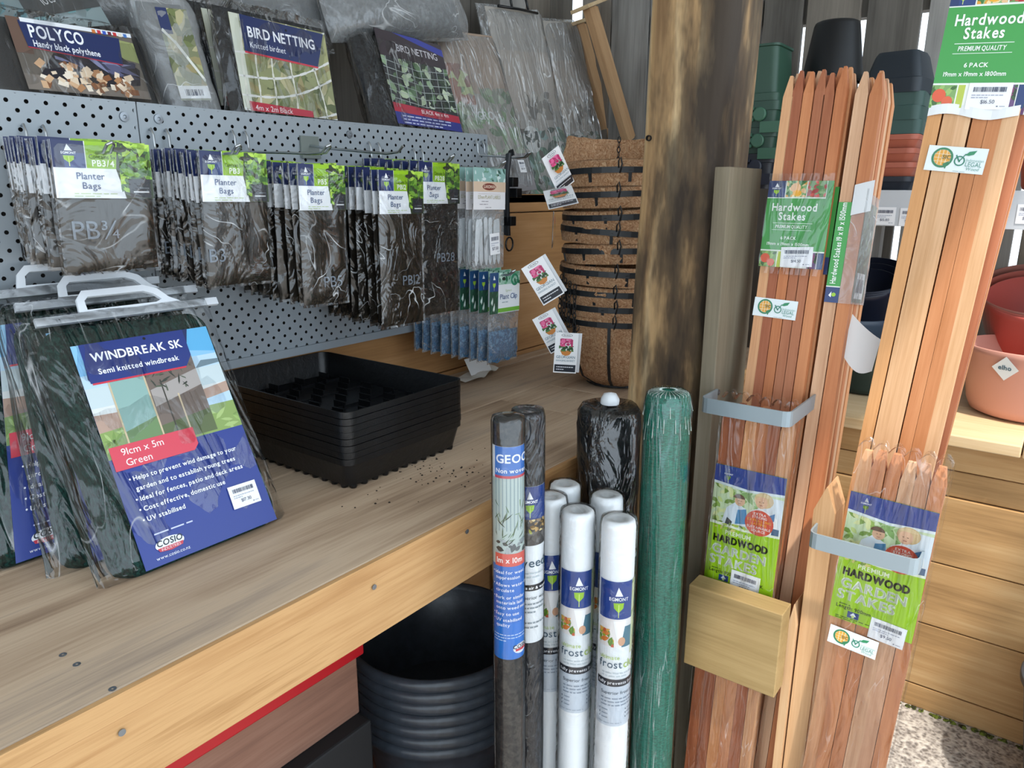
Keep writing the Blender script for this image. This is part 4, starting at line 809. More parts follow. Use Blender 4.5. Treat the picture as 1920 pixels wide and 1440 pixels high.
def chain_mesh(q, pts, r=.0013):
    path = [Vector(p) for p in pts]; k = 0; tot = 0
    for i in range(len(path) - 1):
        seg = path[i + 1] - path[i]; n = max(1, int(seg.length / .011)); d = seg.normalized()
        sd = d.cross(Vector((0, 1, .01))); sd = sd.normalized() if sd.length > .01 else Vector((1, 0, 0)); ot = d.cross(sd)
        for j in range(n):
            c = path[i] + seg * ((j + .5) / n); s = sd if (k % 2) else ot; k += 1
            q.tube([c + d * .0075 * cos(t) + s * .0042 * sin(t) for t in [2 * pi * a / 8 for a in range(8)]], r, M_IRON, 4, True)
def basket_tag(w=.055, h=.098):
    c = Lab(w, h, '#f2f3f5'); c.rect(.04, .03, .96, .21, '#1d2430', 2); c.lines(.12, .14, .74, 2, .06, .02, '#e8eaee'); c.text(.5, .37, 'GEORGIAN', .065, '#5f7d8c', 0, 'c', maxw=.82); c.text(.5, .29, 'HANGING BASKET', .045, '#7d96a4', 0, 'c', maxw=.82)
    c.poly([(.24, .56), (.76, .56), (.66, .46), (.5, .43), (.34, .46)], '#c9803a', 3); c.leaves(.18, .54, .82, .68, 26, ['#2f5a2c', '#1f3f22', '#4a7a3a'], .09, 2, 3.2, .6); c.leaves(.22, .66, .78, .86, 30, ['#d8457c', '#e86a9c', '#b92f66'], .09, 3, 3.6, .8); c.ell(.5, .94, .24, .04, '#26303a', 2.5, 18); c.ell(.5, .94, .22, .033, '#f2f3f5', 3, 18); c.text(.5, .928, 'Gardman', .028, '#26303a', 1, 'c'); return c
bt = basket_tag()
BASK = []
def baskets():
    cx, cy = 1.662, .905; R = random.Random(11); rims = [.992, 1.026, 1.062, 1.108, 1.158, 1.202, 1.243, 1.292, 1.335]
    names = ['lowest', 'second lowest', 'third lowest', 'fourth lowest', 'fifth from the bottom', 'fourth from the top', 'third from the top', 'second from the top', 'topmost']
    proto_rim = None
    for i, z in enumerate(rims):
        tx, ty = (R.uniform(-.05, .05), R.uniform(-.04, .04)) if i else (0, 0)
        if i == 8: tx, ty = -.03, .05
        BASK.append((Vector((cx, cy, z)), (tx, ty, 0))); t = thing('hanging_basket', f'{names[i]} coir lined hanging basket of the nested stack beside the post', 'hanging basket', (cx + (R.uniform(-.004, .004) if i else 0), cy + (R.uniform(-.004, .004) if i else 0), z), (tx, ty, 0), 'nested hanging baskets'); rr = .153
        BASK[-1] = (t, BASK[-1][1]); q = MB(); n = 40
        for (dz, hh) in ((0, .013),):
            lp = [[(r_ * cos(2 * pi * k / n), r_ * sin(2 * pi * k / n), zz) for k in range(n)] for r_, zz in ((rr, -hh / 2), (rr, hh / 2), (rr - .003, hh / 2), (rr - .003, -hh / 2), (rr, -hh / 2))]; q.loft(lp, M_IRON)
        ribs = 10; low = (i == 0)
        for k in range(ribs):
            a = 2 * pi * k / ribs + .35 + i * .5; prof = [(rr, 0), (rr * .99, -.045), (rr * .93, -.095), (rr * .78, -.14), (rr * .5, -.166)] if low else [(rr, 0), (rr * .985, -.012), (rr * .965, -.026)]
            for (ra, za), (rb_, zb_) in zip(prof, prof[1:]):
                ca, sa = cos(a), sin(a); hw = .0035; tg = (-sa * hw, ca * hw)
                q.loft([[(ra * ca + tg[0], ra * sa + tg[1], za), (ra * ca - tg[0], ra * sa - tg[1], za), ((ra - .003) * ca - tg[0], (ra - .003) * sa - tg[1], za), ((ra - .003) * ca + tg[0], (ra - .003) * sa + tg[1], za)], [(rb_ * ca + tg[0], rb_ * sa + tg[1], zb_), (rb_ * ca - tg[0], rb_ * sa - tg[1], zb_), ((rb_ - .003) * ca - tg[0], (rb_ - .003) * sa - tg[1], zb_), ((rb_ - .003) * ca + tg[0], (rb_ - .003) * sa + tg[1], zb_)]], M_IRON)
        if low: q.lathe([(rr * .52, -.169), (rr * .52, -.163), (rr * .46, -.163), (rr * .46, -.169), (rr * .52, -.169)], M_IRON, 24)
        q.build('iron_frame', t)
        q = MB(); top = .008 if i < 8 else .0
        if low: pr = [(.02, -.169), (rr * .5, -.165), (rr * .77, -.138), (rr * .92, -.094), (rr * .975, -.045), (rr * .978, 0), (rr * .985, .012), (rr * .95, .014), (rr * .94, -.002)]
        elif i < 8: pr = [(rr * .955, -.030), (rr * .973, -.015), (rr * .976, 0), (rr * .985, .011), (rr * .96, .016), (rr * .945, .006)]
        else: pr = [(rr * .955, -.034), (rr * .973, -.015), (rr * .978, 0), (rr * 1.0, .018), (rr * .965, .024), (rr * .95, .0), (rr * .9, -.05), (rr * .75, -.09), (.01, -.10)]
        q.lathe(pr, M_COIR, 44, wob=.006, seed=i * 2.7); o = q.build('coir_liner', t, True)
        if i == 8:     # the liner of the top one stands up high at the back
            q = MB(); q.grid(lambda u, v: ((rr * (.955 + .05 * v) + .004 * noise.noise(Vector((u * 20, v * 6, 1)))) * cos(-1.0 + u * 3.05), (rr * (.955 + .05 * v) + .004 * noise.noise(Vector((u * 20, v * 6, 1)))) * sin(-1.0 + u * 3.05), .002 + v * (.012 + .085 * min(1, 3.0 * sin(pi * u))) + .003 * noise.noise(Vector((u * 14, 3, v)))), 40, 6, M_COIR)
            o = q.build('raised_liner_edge', t, True); md = o.modifiers.new('s', 'SOLIDIFY'); md.thickness = .006
        for a in (3.55, 5.3):
            q = MB(); q.tube([(rr * cos(a) * 1.0, rr * sin(a), .004), ((rr + .006) * cos(a), (rr + .006) * sin(a), .018), ((rr + .007) * cos(a + .03), (rr + .007) * sin(a + .03), .026), ((rr + .003) * cos(a + .05), (rr + .003) * sin(a + .05), .012), ((rr + .004) * cos(a + .02), (rr + .004) * sin(a + .02), -.008)], .0018, M_IRON, 5); q.build('chain_hook', t, True)
    runs = [('hanging_chain', 'black chain rising inside the topmost basket', [(cx + .115, cy + .085, 1.345), (cx + .10, cy + .075, 1.43)]), ('hanging_chain', 'black chain dangling down the lowest baskets beside the post', [(cx - .12, cy - .135, 1.0), (cx - .118, cy - .133, .93), (cx - .09, cy - .125, .90), (cx - .085, cy - .12, .872)])]
    for k in range(4):
        a = 2.55 + .12 * k; runs.append(('hanging_chain', f'{ORD[k]} black chain from the left of the bunch at the left of the basket stack'.replace('front', 'first'), [(cx + .160 * cos(a), cy + .160 * sin(a), 1.10 - .006 * k), (cx + .168 * cos(a + .05), cy + .168 * sin(a + .05), 1.02 - .02 * k), (cx + .161 * cos(a + .1), cy + .161 * sin(a + .1), .985)]))
    for nm, lb_, pts in runs: q = MB(); chain_mesh(q, pts); tag(q.build(nm, None, True), lb_, 'chain', 'loose chains on the basket stack')
baskets()
def place_tag(px, py, Y, right, up, label, bi, curl=0.0, sc=1.0):
    """card tag tied to basket bi; right and up give the printed side's directions"""
    p = aty(px, py, Y); x = Vector(right).normalized(); z = Vector(up); z = (z - x * z.dot(x)).normalized(); y = z.cross(x)
    m4 = Matrix(((x.x, y.x, z.x, p.x), (x.y, y.y, z.y, p.y), (x.z, y.z, z.z, p.z), (0, 0, 0, 1))); bt_, br = BASK[bi]
    from mathutils import Euler
    inv = Matrix.LocRotScale(bt_.location, Euler(br), None).inverted()
    fn = lambda u, v, l: ((u - .0275) * sc, -l * 1.0 + curl * ((.098 - v) / .098) ** 2 * .05, (v - .049) * sc)
    q = MB(); bt.into(q, fn, 6 if curl else 1); o = q.build('card_tag', bt_); o.matrix_local = inv @ m4; o['label'] = label
    if not curl:
        o = MB().grid(lambda u, v: ((-.0275 + u * .055) * sc + .008, .003 + .008 * (1 - v), (-.049 + v * .098) * sc), 2, 2, P('#dfe2e6', .5)).build('card_tag', bt_); o.matrix_local = inv @ m4
CR = Vector((.60, -.80, 0))                      # across the view, to the right
place_tag(1052, 318, .92, (.45, -.22, .35), (.35, -.1, 1), 'card tag curling away, mostly edge-on', 8, .5, .9)
place_tag(1050, 366, .90, CR + Vector((0, 0, .22)), (.85, .50, .30), 'card tag lying nearly flat', 7, .15, 1.15)
place_tag(1043, 430, .93, (.8, .5, .02), (-.16, .1, 1), 'thin edge-on card tag', 5, .3, .8)
place_tag(1018, 527, .95, CR + Vector((0, 0, .62)), (-.45, .5, 1), 'tilted card tag with pink flowers', 3)
place_tag(1034, 622, .955, CR + Vector((0, 0, .55)), (-.3, .4, 1), 'slanting card tag with pink flowers', 1, 0, .95)
place_tag(1061, 662, .895, CR + Vector((0, 0, -.05)), (0, 0, 1), 'upright card tag with pink flowers', 0, 0, .95)
# ------------------------------------------------------------------ upright rolls on the concrete in front of the bench
def cyl_fn(r, phi, uc):
    return lambda u, v, l: ((r + l) * cos(phi + (u - uc) / r), (r + l) * sin(phi + (u - uc) / r), v)
def roll_thing(name, label, cat, base, top, group=None):
    """Empty at the foot, z axis running to the top centre"""
    a, b_ = Vector(base), Vector(top); z = (b_ - a); ln = z.length; z.normalize(); x = Vector((1, 0, 0)); x = (x - z * x.dot(z)).normalized(); y = z.cross(x)
    return thing(name, label, cat, mat=Matrix(((x.x, y.x, z.x, a.x), (x.y, y.y, z.y, a.y), (x.z, y.z, z.z, a.z), (0, 0, 0, 1))), group=group), ln
def facing(p): return atan2(-p[1], -p[0])
M_WEEDCLOTH = speckle('charcoal_weed_cloth', '#232427', '#3a3b40', 180, .8, .5, .4, .65, (1, 1, .4)); M_FROST = P('#eef1f3', .6, bump=(60, .15)); M_GEOT = speckle('dark_nonwoven_cloth', '#1f2021', '#3d3a37', 120, .75, .5)
M_GREENMESH = speckle('green_shade_mesh', '#0f5a4c', '#1f8a74', 150, .6, .5, .36, .66, (1, 1, 3.5))
G_ROLL = 'upright rolls in front of the bench'
# dark geotextile roll with blue label in a clear tube
def geo():
    base, top = (.782, .583, 0), (.797, .603, .995); r = .0245; t, ln = roll_thing('fabric_roll', 'leftmost dark fabric roll with a blue label reading non woven, in a clear tube', 'fabric roll', base, top, G_ROLL); ph = facing(top)
    MB().lathe([(.004, .004), (r * .86, .004), (r * .9, .01), (r * .9, ln - .012), (r * .84, ln - .004), (.006, ln - .006)], M_GEOT, 32, cap0=True, cap1=True).build('cloth_roll', t, True)
    c = Lab(.062, .330, '#f2f5f8', .25); c.rect(0, 0, 1, .46, '#2f74c8', 1.4, n=10); c.rect(0, 0, 1, .18, '#2a7ad0', 1.6, n=10); c.rect(.14, .87, 1, 1, '#3f78c4', 1.6, n=10); c.rect(.14, .86, 1, .872, '#c8485a', 1.8, n=10); c.rect(0, .46, 1, .86, '#b9c8c4', 1.2, n=10)
    for k in range(9): c.rect(.16 + k * .09, .62, .185 + k * .09, .86, '#8fa3a8', 1.8)
    c.leaves(.15, .56, 1, .76, 34, ['#3f5a3c', '#5d7a54', '#2f4230', '#7d9a74'], .12, 4, 2.2, .12, (60, 40)); c.leaves(.15, .47, 1, .58, 20, ['#5a6266', '#8d979a', '#353a3c', '#aeb6b8'], .10, 6, 2.4, .7)
    c.rect(.14, .455, .98, .515, '#d85a50', 3.4, n=10); c.text(.20, .473, '1m x 10m', .024, '#fbf1ee', 1, 'l', l=6, maxw=.62); c.text(.20, .93, 'GEOCLOTH', .036, '#f2f6fc', 1, 'l', l=5); c.text(.19, .885, 'Non woven weed mat', .019, '#f2f6fc', 1, 'l', l=5)
    for v, s in ((.42, '\u2022 Ideal for weed'), (.395, '   suppression'), (.36, '\u2022 Allows water to'), (.335, '   circulate'), (.30, '\u2022 Bark or similar'), (.275, '   materials laid'), (.25, '   onto weed mat'), (.22, '\u2022 Easy to use'), (.19, '\u2022 UV stabilised'), (.165, '   quality')): c.text(.08, v, s, .0145, '#e8f1fc', 1, 'l', l=5)
    c.lines(.08, .12, .85, 3, .014, .005, '#b9d4f2'); c.ell(.80, .05, .22, .025, '#e8ecf2', 4, 16); c.rect(.64, .038, .98, .05, '#c8384a', 4.6); c.text(.80, .052, 'COSIO', .018, '#2b343c', 1, 'c', l=6)
    c.obj('printed_label', t, loc=(0, 0, ln - .37), fn=cyl_fn(r * .93, ph, .030), strips=16)
    MB().lathe([(r, .002), (r, ln - .008), (r * .93, ln - .001), (r * .6, ln + .001), (.001, ln)], film('clear_tube', .16, 4, .25, .06, crease_glare=0), 40, cap1=True).build('clear_tube', t, True)
geo()
def weed():
    base, top = (.862, .606, 0), (.864, .617, .985); r = .0265; t, ln = roll_thing('fabric_roll', 'charcoal weed mat roll with navy and white label, second from the left', 'fabric roll', base, top, G_ROLL); ph = facing(top)
    MB().lathe([(.004, .003), (r * .92, .003), (r * .94, .01), (r * .94, ln - .014), (r * .88, ln - .003), (.007, ln - .004), (.006, ln - .03)], M_WEEDCLOTH, 32, cap0=True, cap1=True).build('cloth_roll', t, True)
    c = Lab(.075, .262, '#e9ecee', .3); c.rect(0, .80, 1, 1, '#1f3f86', 1.4, n=12); emblem(c, .30, .80, .80, 1.0, None); c.rect(0, .635, 1, .80, '#3c3836', 1.6, n=12); c.leaves(.0, .72, 1, .80, 44, ['#c9a86a', '#e2cf9a', '#a8854c', '#8a6a3a'], .05, 3, 2.2, .6); c.leaves(.30, .71, .62, .77, 8, ['#d8cf3a', '#a9a82a'], .08, 4, 3, .4); c.leaves(.0, .64, 1, .72, 16, ['#55524f', '#6f6b68', '#2f2c2b'], .12, 5, 2.3, .6)
    c.text(.30, .50, 'weedmat', .055, '#2c4a5c', 0, 'l', l=5); c.lines(.36, .455, .55, 2, .025, .009, '#b9c4c8'); c.rect(0, .345, 1, .385, '#1b1d22', 2, n=12); c.text(.32, .357, 'Lets air & water through', .018, '#f2f2f2', 1, 'l', l=5)
    c.text(.32, .29, 'Superior weed control', .022, '#3a464e', 0, 'l', l=5); c.lines(.32, .255, .6, 3, .027, .010, '#8a949a'); c.lines(.32, .13, .6, 2, .03, .010, '#8a949a')
    c.obj('printed_label', t, loc=(0, 0, ln - .375), fn=cyl_fn(r * .965, ph, .0375), strips=18)
    MB().lathe([(r, .002), (r, ln - .010), (r * .9, ln + .001), (r * .5, ln - .002), (.001, ln)], film('roll_wrap', .14, 22, .6, .14, stretch=(1, 1, .6), crease_glare=.25), 36, cap1=True, wob=.0006).build('clear_wrap', t, True)
weed()
def black_roll():
    base, top = (1.112, .612, 0), (1.116, .619, .932); r = .0545; t, ln = roll_thing('mesh_roll', 'thick black folded mesh roll with a white cap knot, in shiny wrap', 'mesh roll', base, top, G_ROLL)
    prof = [(.01, .002), (r * .95, .002), (r, .02)] + [(r * (1 - (.03 if k % 3 == 0 else 0)), .02 + (ln - .05) * k / 15) for k in range(1, 15)] + [(r, ln - .03), (r * .96, ln - .006), (r * .7, ln - .016), (r * .3, ln - .03), (.008, ln - .03)]
    MB().lathe(prof, speckle('black_mesh_cloth', '#0d0e10', '#24272a', 90, .5, .9, .4, .65, (1, 1, .5)), 36, cap0=True, cap1=True, wob=.006, seed=2).build('mesh_cloth', t, True)
    MB().lathe([(r + .0025, .002), (r + .003, ln - .012), (r * .9, ln + .002), (r * .45, ln - .004), (.012, ln + .010), (.001, ln + .012)], film('crinkled_wrap', .2, 7, .8, .10, stretch=(2.2, 2.2, .9), crease_glare=.35), 40, cap1=True, wob=.004, seed=6).build('clear_wrap', t, True)
    MB().lathe([(.017, ln + .004), (.018, ln + .012), (.012, ln + .021), (.002, ln + .024)], P('#dfe4e8', .4), 16, cap1=True, wob=.004, seed=3).build('cap_knot', t, True)
black_roll()
def green_roll():
    base, top = (1.052, .470, 0), (1.062, .485, .995); r = .0365; t, ln = roll_thing('mesh_roll', 'tall green shade mesh roll in clear wrap beside the grey green upright', 'mesh roll', base, top, G_ROLL)
    MB().lathe([(.01, .002), (r * .95, .002), (r, .015), (r, ln - .028), (r * .93, ln - .008), (r * .6, ln - .004), (.009, ln - .006), (.008, ln - .04)], M_GREENMESH, 40, cap0=True, cap1=True).build('mesh_cloth', t, True)
    MB().lathe([(r + .0018, .002), (r + .0022, ln - .024), (r * .96, ln - .006), (r * .7, ln + .001), (.010, ln - .001)], film('pleated_wrap', .16, 5, .7, .10, stretch=(7, 7, .5), crease_glare=.28, cw=.012), 48, wob=.0012, seed=4).build('clear_wrap', t, True)
    R = random.Random(3); q = MB()
    for k in range(26):
        a = 2 * pi * k / 26; q.tube([(r * .30 * cos(a), r * .30 * sin(a), ln), (r * .85 * cos(a + .05), r * .85 * sin(a + .05), ln - .004), (r * 1.07 * cos(a + .07), r * 1.07 * sin(a + .07), ln - .030 - R.uniform(0, .05))], .0006, P('#dfeee8', .2), 4)
    q.build('wrap_pleats', t, True)
green_roll()
def frost_card():
    c = Lab(.100, .252, '#e6eaec', .3); c.rect(0, .75, .57, 1, '#22438c', 1.4, n=10); emblem(c, .10, .75, .57, 1.0, None); c.rect(.57, .5, 1, 1, '#cfd8b4', 1.4, n=8); c.leaves(.57, .56, 1, 1, 40, ['#a9b98a', '#dfe6c8', '#8aa06a', '#c4cf9a', '#f0f2e0'], .07, 3, 2, .3, (60, 25))
    c.rect(0, .56, .57, .75, '#e8e4e2', 1.5, n=10); c.rect(.40, .56, .57, .70, '#4f7a8c', 2, n=3); c.leaves(.02, .56, .28, .68, 24, ['#d8803a', '#8fb03a', '#c85a3a', '#e0a850', '#5f8a2c'], .06, 5, 2.4, .6); c.poly([(.26, .74), (.46, .74), (.40, .60), (.34, .58)], '#f6f6f6', 3); c.ell(.40, .60, .06, .03, '#d8a888', 3.2, 12)
    c.text(.06, .475, 'ultimate', .026, '#b9cf6a', 0, 'l', l=5); c.text(.05, .415, 'frost', .052, '#33536a', 0, 'l', l=5, maxw=.37); c.text(.445, .415, 'cloth', .052, '#a9c24a', 0, 'l', l=5, maxw=.37); c.lines(.10, .375, .6, 2, .022, .007, '#c3ccd0'); c.rect(0, .285, 1, .335, '#262a33', 2, n=14); c.text(.04, .302, 'fully prevents frost damage and rain', .020, '#eceef2', 1, 'l', l=5)
    c.rect(0, 0, 1, .285, '#c9d1da', 1.2, n=14); c.text(.10, .23, 'Superior frost protection', .022, '#4a5866', 0, 'l', l=5); c.lines(.10, .195, .75, 3, .024, .008, '#8f9aa8')
    for k in range(3):
        for u in (.08, .52): c.ell(u, .115 - k * .028, .012, None, '#5a6878', 4, 8); c.lines(u + .04, .112 - k * .028, .24, 1, .02, .007, '#9aa6b4')
    c.lines(.04, .02, .9, 1, .02, .005, '#a9b4c0'); return c
fc = frost_card()
def frost(label, x, y, zt, proto=[]):
    r = .0262
    if not proto:
        t, ln = roll_thing('frost_cloth_roll', label, 'frost cloth roll', (x - .012, y - .012, 0), (x, y, zt), 'white frost cloth rolls'); ph = facing((x, y))
        MB().lathe([(.006, .002), (r * .95, .002), (r, .008), (r, ln - .012), (r * .94, ln - .003), (r * .8, ln), (.010, ln - .002), (.009, ln - .03)], M_FROST, 36, cap0=True, cap1=True).build('cloth_roll', t, True)
        fc.obj('printed_label', t, loc=(0, 0, ln - .345), fn=cyl_fn(r + .0006, ph, .029), strips=22)
        MB().lathe([(r + .003, .002), (r + .003, ln - .01), (r + .001, ln + .001), (r * .8, ln + .002), (.001, ln + .001)], film('roll_film', .1, 12, .5, .08, crease_glare=0), 32, cap1=True).build('clear_wrap', t, True)
        proto.append((t, ph)); return t
    t0, ph0 = proto[0]; t = copy_tree(t0); mt = t0.matrix_world if False else None
    a, b_ = Vector((x - .012, y - .012, 0)), Vector((x, y, zt)); z = (b_ - a).normalized(); d = facing((x, y)) - ph0; xx = Vector((cos(d), sin(d), 0)); xx = (xx - z * xx.dot(z)).normalized(); yy = z.cross(xx)
    t.matrix_world = Matrix(((xx.x, yy.x, z.x, a.x), (xx.y, yy.y, z.y, a.y), (xx.z, yy.z, z.z, a.z), (0, 0, 0, 1))); t['label'] = label; return t
frost('front white frost cloth roll beside the green mesh roll, label fully in view', .936, .496, .818)
frost('white frost cloth roll right beside the charcoal weed mat roll', .925, .562, .820)
frost('white frost cloth roll standing behind and between the two front ones', 1.005, .556, .82)
frost('white frost cloth roll at the back, just above the left front one', 1.002, .636, .82)
frost('white frost cloth roll nearly hidden behind the charcoal weed mat roll', .943, .626, .82)
# ------------------------------------------------------------------ hardwood stakes
def stake_mesh(w, ln, seed, blunt=.26, tipz=.036):
    R = random.Random(seed); q = MB(); b2 = w * blunt / 2; h = w / 2 - .0003
    q.loft([[(sx * a, sy * b, z) for sx, sy in ((-1, -1), (1, -1), (1, 1), (-1, 1))] for a, b, z in ((h, h, 0), (h, h, ln - tipz), (b2, h * .5, ln))], W_STAKE if w < .0205 else W_STAKE, True, True)
    return q
SM = {}
def stake_obj(t, w, ln, x, y, R, mat=None, drop=0):
    key = (w, ln, mat)
    if key not in SM:
        o = stake_mesh(w, ln, 1, .5 if ln < 1 else .26, .030 if ln < 1 else .036).build('stake', t)
        if mat: o.data.materials.clear(); o.data.materials.append(mat)
        SM[key] = o
    else: o = SM[key].copy(); COL.objects.link(o); o.parent = t
    o.location = (x, y, drop); o.rotation_euler = (0, R.uniform(-.0012, .0012), 0); return o
def pack(name, label, loc, lean, side, w, ln, nx, ny, group, mat=None, rz=-pi / 2, seed=1, jit=.006):
    t = thing(name, label, 'garden stakes', loc, (-lean, side, rz), group); R = random.Random(seed)
    for j in range(ny):
        for i in range(nx): stake_obj(t, w, ln, w * (i + .5), w * (j + .5), R, mat, R.uniform(-jit, jit) + .007)
    return t
def wrap_label(lab, t, w, d, z, name='wrap_label', sides=True, ytop=0):
    """card wrapped round the front of a stake pack: front sheet plus the two returns"""
    lab.obj(name, t, loc=(w / 2, -.0016, z))
def hw_card(w, h, size, band=True):
    c = Lab(w, h, '#44a04a', .28); c.rect(0, .80, 1, 1, '#e8efe8', 1.2)
    emblem(c, .0, .81, .27, 1.0, '#1f3568'); c.rect(.285, .815, .60, 1, '#8fb87a', 1.6); c.leaves(.285, .815, .60, 1, 22, ['#e8c090', '#e0a030', '#5f9a4a', '#3f7a38', '#f2d8a0'], .05, 3, 1.8, .8); c.ell(.43, .92, .08, .055, '#eab884', 3.2, 16); c.ell(.46, .86, .07, .035, '#f0b02c', 3.4, 14)
    c.rect(.615, .815, .90, 1, '#6f9a58', 1.6); c.leaves(.615, .815, .90, 1, 24, ['#c83a30', '#d8564a', '#4a8a40', '#8fb87a', '#b02a28'], .05, 7, 1.8, .7); c.rect(.91, .80, 1, 1, '#3a9344', 2.6)
    c.rect(0, .20, 1, .80, '#3f9e48', 1.5); c.text(.45, .655, 'Hardwood', .085, '#f4f8f4', 1, 'c', maxw=.70); c.text(.43, .55, 'Stakes', .085, '#f4f8f4', 1, 'c', maxw=.42); c.rect(.14, .51, .76, .516, '#dcefe0', 3); c.text(.44, .455, 'PREMIUM QUALITY', .036, '#eef6ee', 1, 'c', maxw=.50, shear=.1); c.rect(.14, .432, .76, .437, '#dcefe0', 3)
    c.text(.42, .325, '6 PACK', .034, '#f0f8f0', 1, 'c'); c.text(.42, .255, f'19mm x 19mm x {size}mm', .034, '#f0f8f0', 1, 'c', maxw=.66)
    c.rect(0, 0, 1, .20, '#eef2ea', 2); c.rect(.0, .0, .27, .185, '#7fa860', 2.6); c.leaves(.0, 0, .27, .185, 16, ['#5f8a3c', '#3f6a2c', '#9ac06a'], .05, 9, 2.8, .6); c.ell(.09, .10, .075, .055, '#e05a34', 4.2, 16); c.ell(.19, .05, .06, .045, '#e0643c', 4.4, 16); c.rect(.285, 0, .36, .185, '#b9c84a', 2.6); c.rect(.76, 0, .90, .185, '#6a4a7a', 2.6); c.leaves(.76, 0, .90, .185, 12, ['#3a5a34', '#8a3a6a', '#28402a'], .05, 2, 3, .6); c.rect(.91, 0, 1, .185, '#223a70', 2.8); return c
def gs_card(w, h):
    c = Lab(w, h, '#a8cf2c', .28)
    c.poly([(0, .86), (.5, .835), (1, .86), (1, 1), (0, 1)], '#3b4c94', 3); c.poly([(0, .845), (.5, .82), (1, .845), (1, .865), (.5, .84), (0, .865)], '#e2edf0', 3.2); emblem(c, .10, .855, .30, 1.0, None)
    c.rect(0, .47, 1, .86, '#cfe0b8', 1.4); c.leaves(0, .47, .34, .84, 44, ['#9aba5a', '#c9d88a', '#7f9f4a', '#e0e6a8'], .06, 3, 1.7, .6); c.leaves(.3, .68, .66, .84, 20, ['#8ab06a', '#a9c88a', '#c4d8a4'], .07, 5, 1.8, .6); c.rect(.66, .5, 1, .82, '#dfe8ee', 1.9)
    c.poly([(.16, .52), (.22, .66), (.34, .72), (.50, .68), (.56, .55), (.46, .50)], '#dfe9f2', 3); c.poly([(.36, .54), (.38, .66), (.50, .68), (.54, .56)], '#4f8cba', 3.3); c.ell(.40, .735, .075, .042, '#e0b494', 3.5, 16); c.ell(.385, .755, .085, .035, '#6a5040', 3.7, 14, a0=0, a1=180); c.poly([(.20, .48), (.24, .58), (.32, .55), (.30, .49)], '#3a4048', 3.4)
    c.poly([(.52, .54), (.56, .68), (.70, .72), (.94, .66), (.98, .5), (.6, .5)], '#eef2f2', 3); c.poly([(.80, .60), (.90, .64), (.90, .70), (.78, .66)], '#4f84b4', 3.4); c.ell(.70, .765, .085, .05, '#e6bc9c', 3.5, 16); c.ell(.73, .785, .135, .062, '#d8bd8e', 3.3, 16); c.ell(.72, .81, .11, .03, '#e2cc9e', 3.7, 14, a0=0, a1=180); c.rect(.665, .765, .685, .770, '#6a4a38', 4); c.rect(.715, .765, .735, .770, '#6a4a38', 4); c.rect(.68, .738, .72, .743, '#b0645a', 4); c.rect(.375, .735, .392, .739, '#5a4030', 4); c.rect(.412, .735, .43, .739, '#5a4030', 4); c.rect(.385, .712, .42, .716, '#b0645a', 4); c.rect(.88, .48, .98, .58, '#4a6a8c', 3.2); c.leaves(.05, .465, .56, .535, 30, ['#7a9a3a', '#b4c85a', '#5f7a2c', '#d8cf7a'], .04, 8, 3.8, .5)
    c.rect(0, 0, 1, .515, '#a3cf1c', 3.9); c.poly([(0, .505), (.5, .49), (1, .51), (1, .53), (.5, .51), (0, .53)], '#eef4e2', 4.1); c.ell(.70, .595, .20, .105, '#d8543c', 4.6, 26)
    for v, s, k in ((.658, 'EXTRA', '#f6e8e0'), (.632, 'STRONG!', '#f6e8e0'), (.604, 'EXTRA LONG', '#f2b43a'), (.577, 'LASTING!', '#f2b43a'), (.548, 'SUSTAINABLE', '#f6e8e0'), (.52, 'SOURCE!', '#f6e8e0')): c.text(.70, v, s, .019, k, 1, 'c', maxw=.33, l=7)
    c.text(.24, .435, 'PREMIUM', .034, '#eef6d8', 1, 'l', maxw=.42, l=6)
    for dx, dy in ((0, 0), (.006, 0), (-.004, .003)): c.text(.08 + dx, .360 + dy, 'HARDWOOD', .056, '#2a3312', 1, 'l', maxw=.78, l=6); c.text(.08 + dx, .262 + dy, 'GARDEN', .070, '#f2f8ee', 1, 'l', maxw=.78, l=6.4); c.text(.06 + dx, .168 + dy, 'STAKES', .070, '#f2f8ee', 1, 'l', maxw=.80, l=6.4)
    c.lines(.10, .125, .3, 1, .02, .008, '#5a7a1a', 6); c.text(.07, .095, 'Length: 900mm', .026, '#33440f', 1, 'l', maxw=.42, l=6); c.rect(.22, .035, .36, .085, '#20408a', 6); c.poly([(.25, .055), (.33, .055), (.29, .082)], '#eef4fa', 7); c.ell(.29, .05, .02, .010, '#c9dc8a', 7.2, 10); c.lines(.08, .022, .42, 2, .014, .006, '#4a6618', 6); c.text(.62, .07, '6 PACK', .026, '#33440f', 1, 'l', l=6); return c
W15 = .0176; LN15 = 1.50; LEAN15 = radians(8.0); G15 = 'packs of long hardwood stakes in the left bay'
hw15 = hw_card(W15 * 6 + .003, .148, 1500)
base15 = Vector((1.178, .452, .004))
proto15 = pack('stake_pack', 'front pack of long hardwood stakes in the left bay with green label and price sticker', base15, LEAN15, .0, W15, LN15, 6, 1, G15, seed=1)
hw15.obj('wrap_label', proto15, loc=(W15 * 3, -.0014, 1.177))
price('$14.50', .054, .034, 3).obj('price_sticker', proto15, loc=(W15 * 6 * .60, -.0032, 1.179), rot=(0, -.05, 0))
legal(.076, .033).obj('timber_sticker', proto15, loc=(W15 * 2.1, -.0014, 1.088), rot=(0, .03, 0))
q = MB().grid(lambda u, v: (-.002 + u * (W15 * 6 + .004), -.0048 - .0012 * noise.noise(Vector((u * 9, v * 9, 2))), 1.165 + v * .172), 14, 14, F_SOFT); q.build('clear_band', proto15, True)
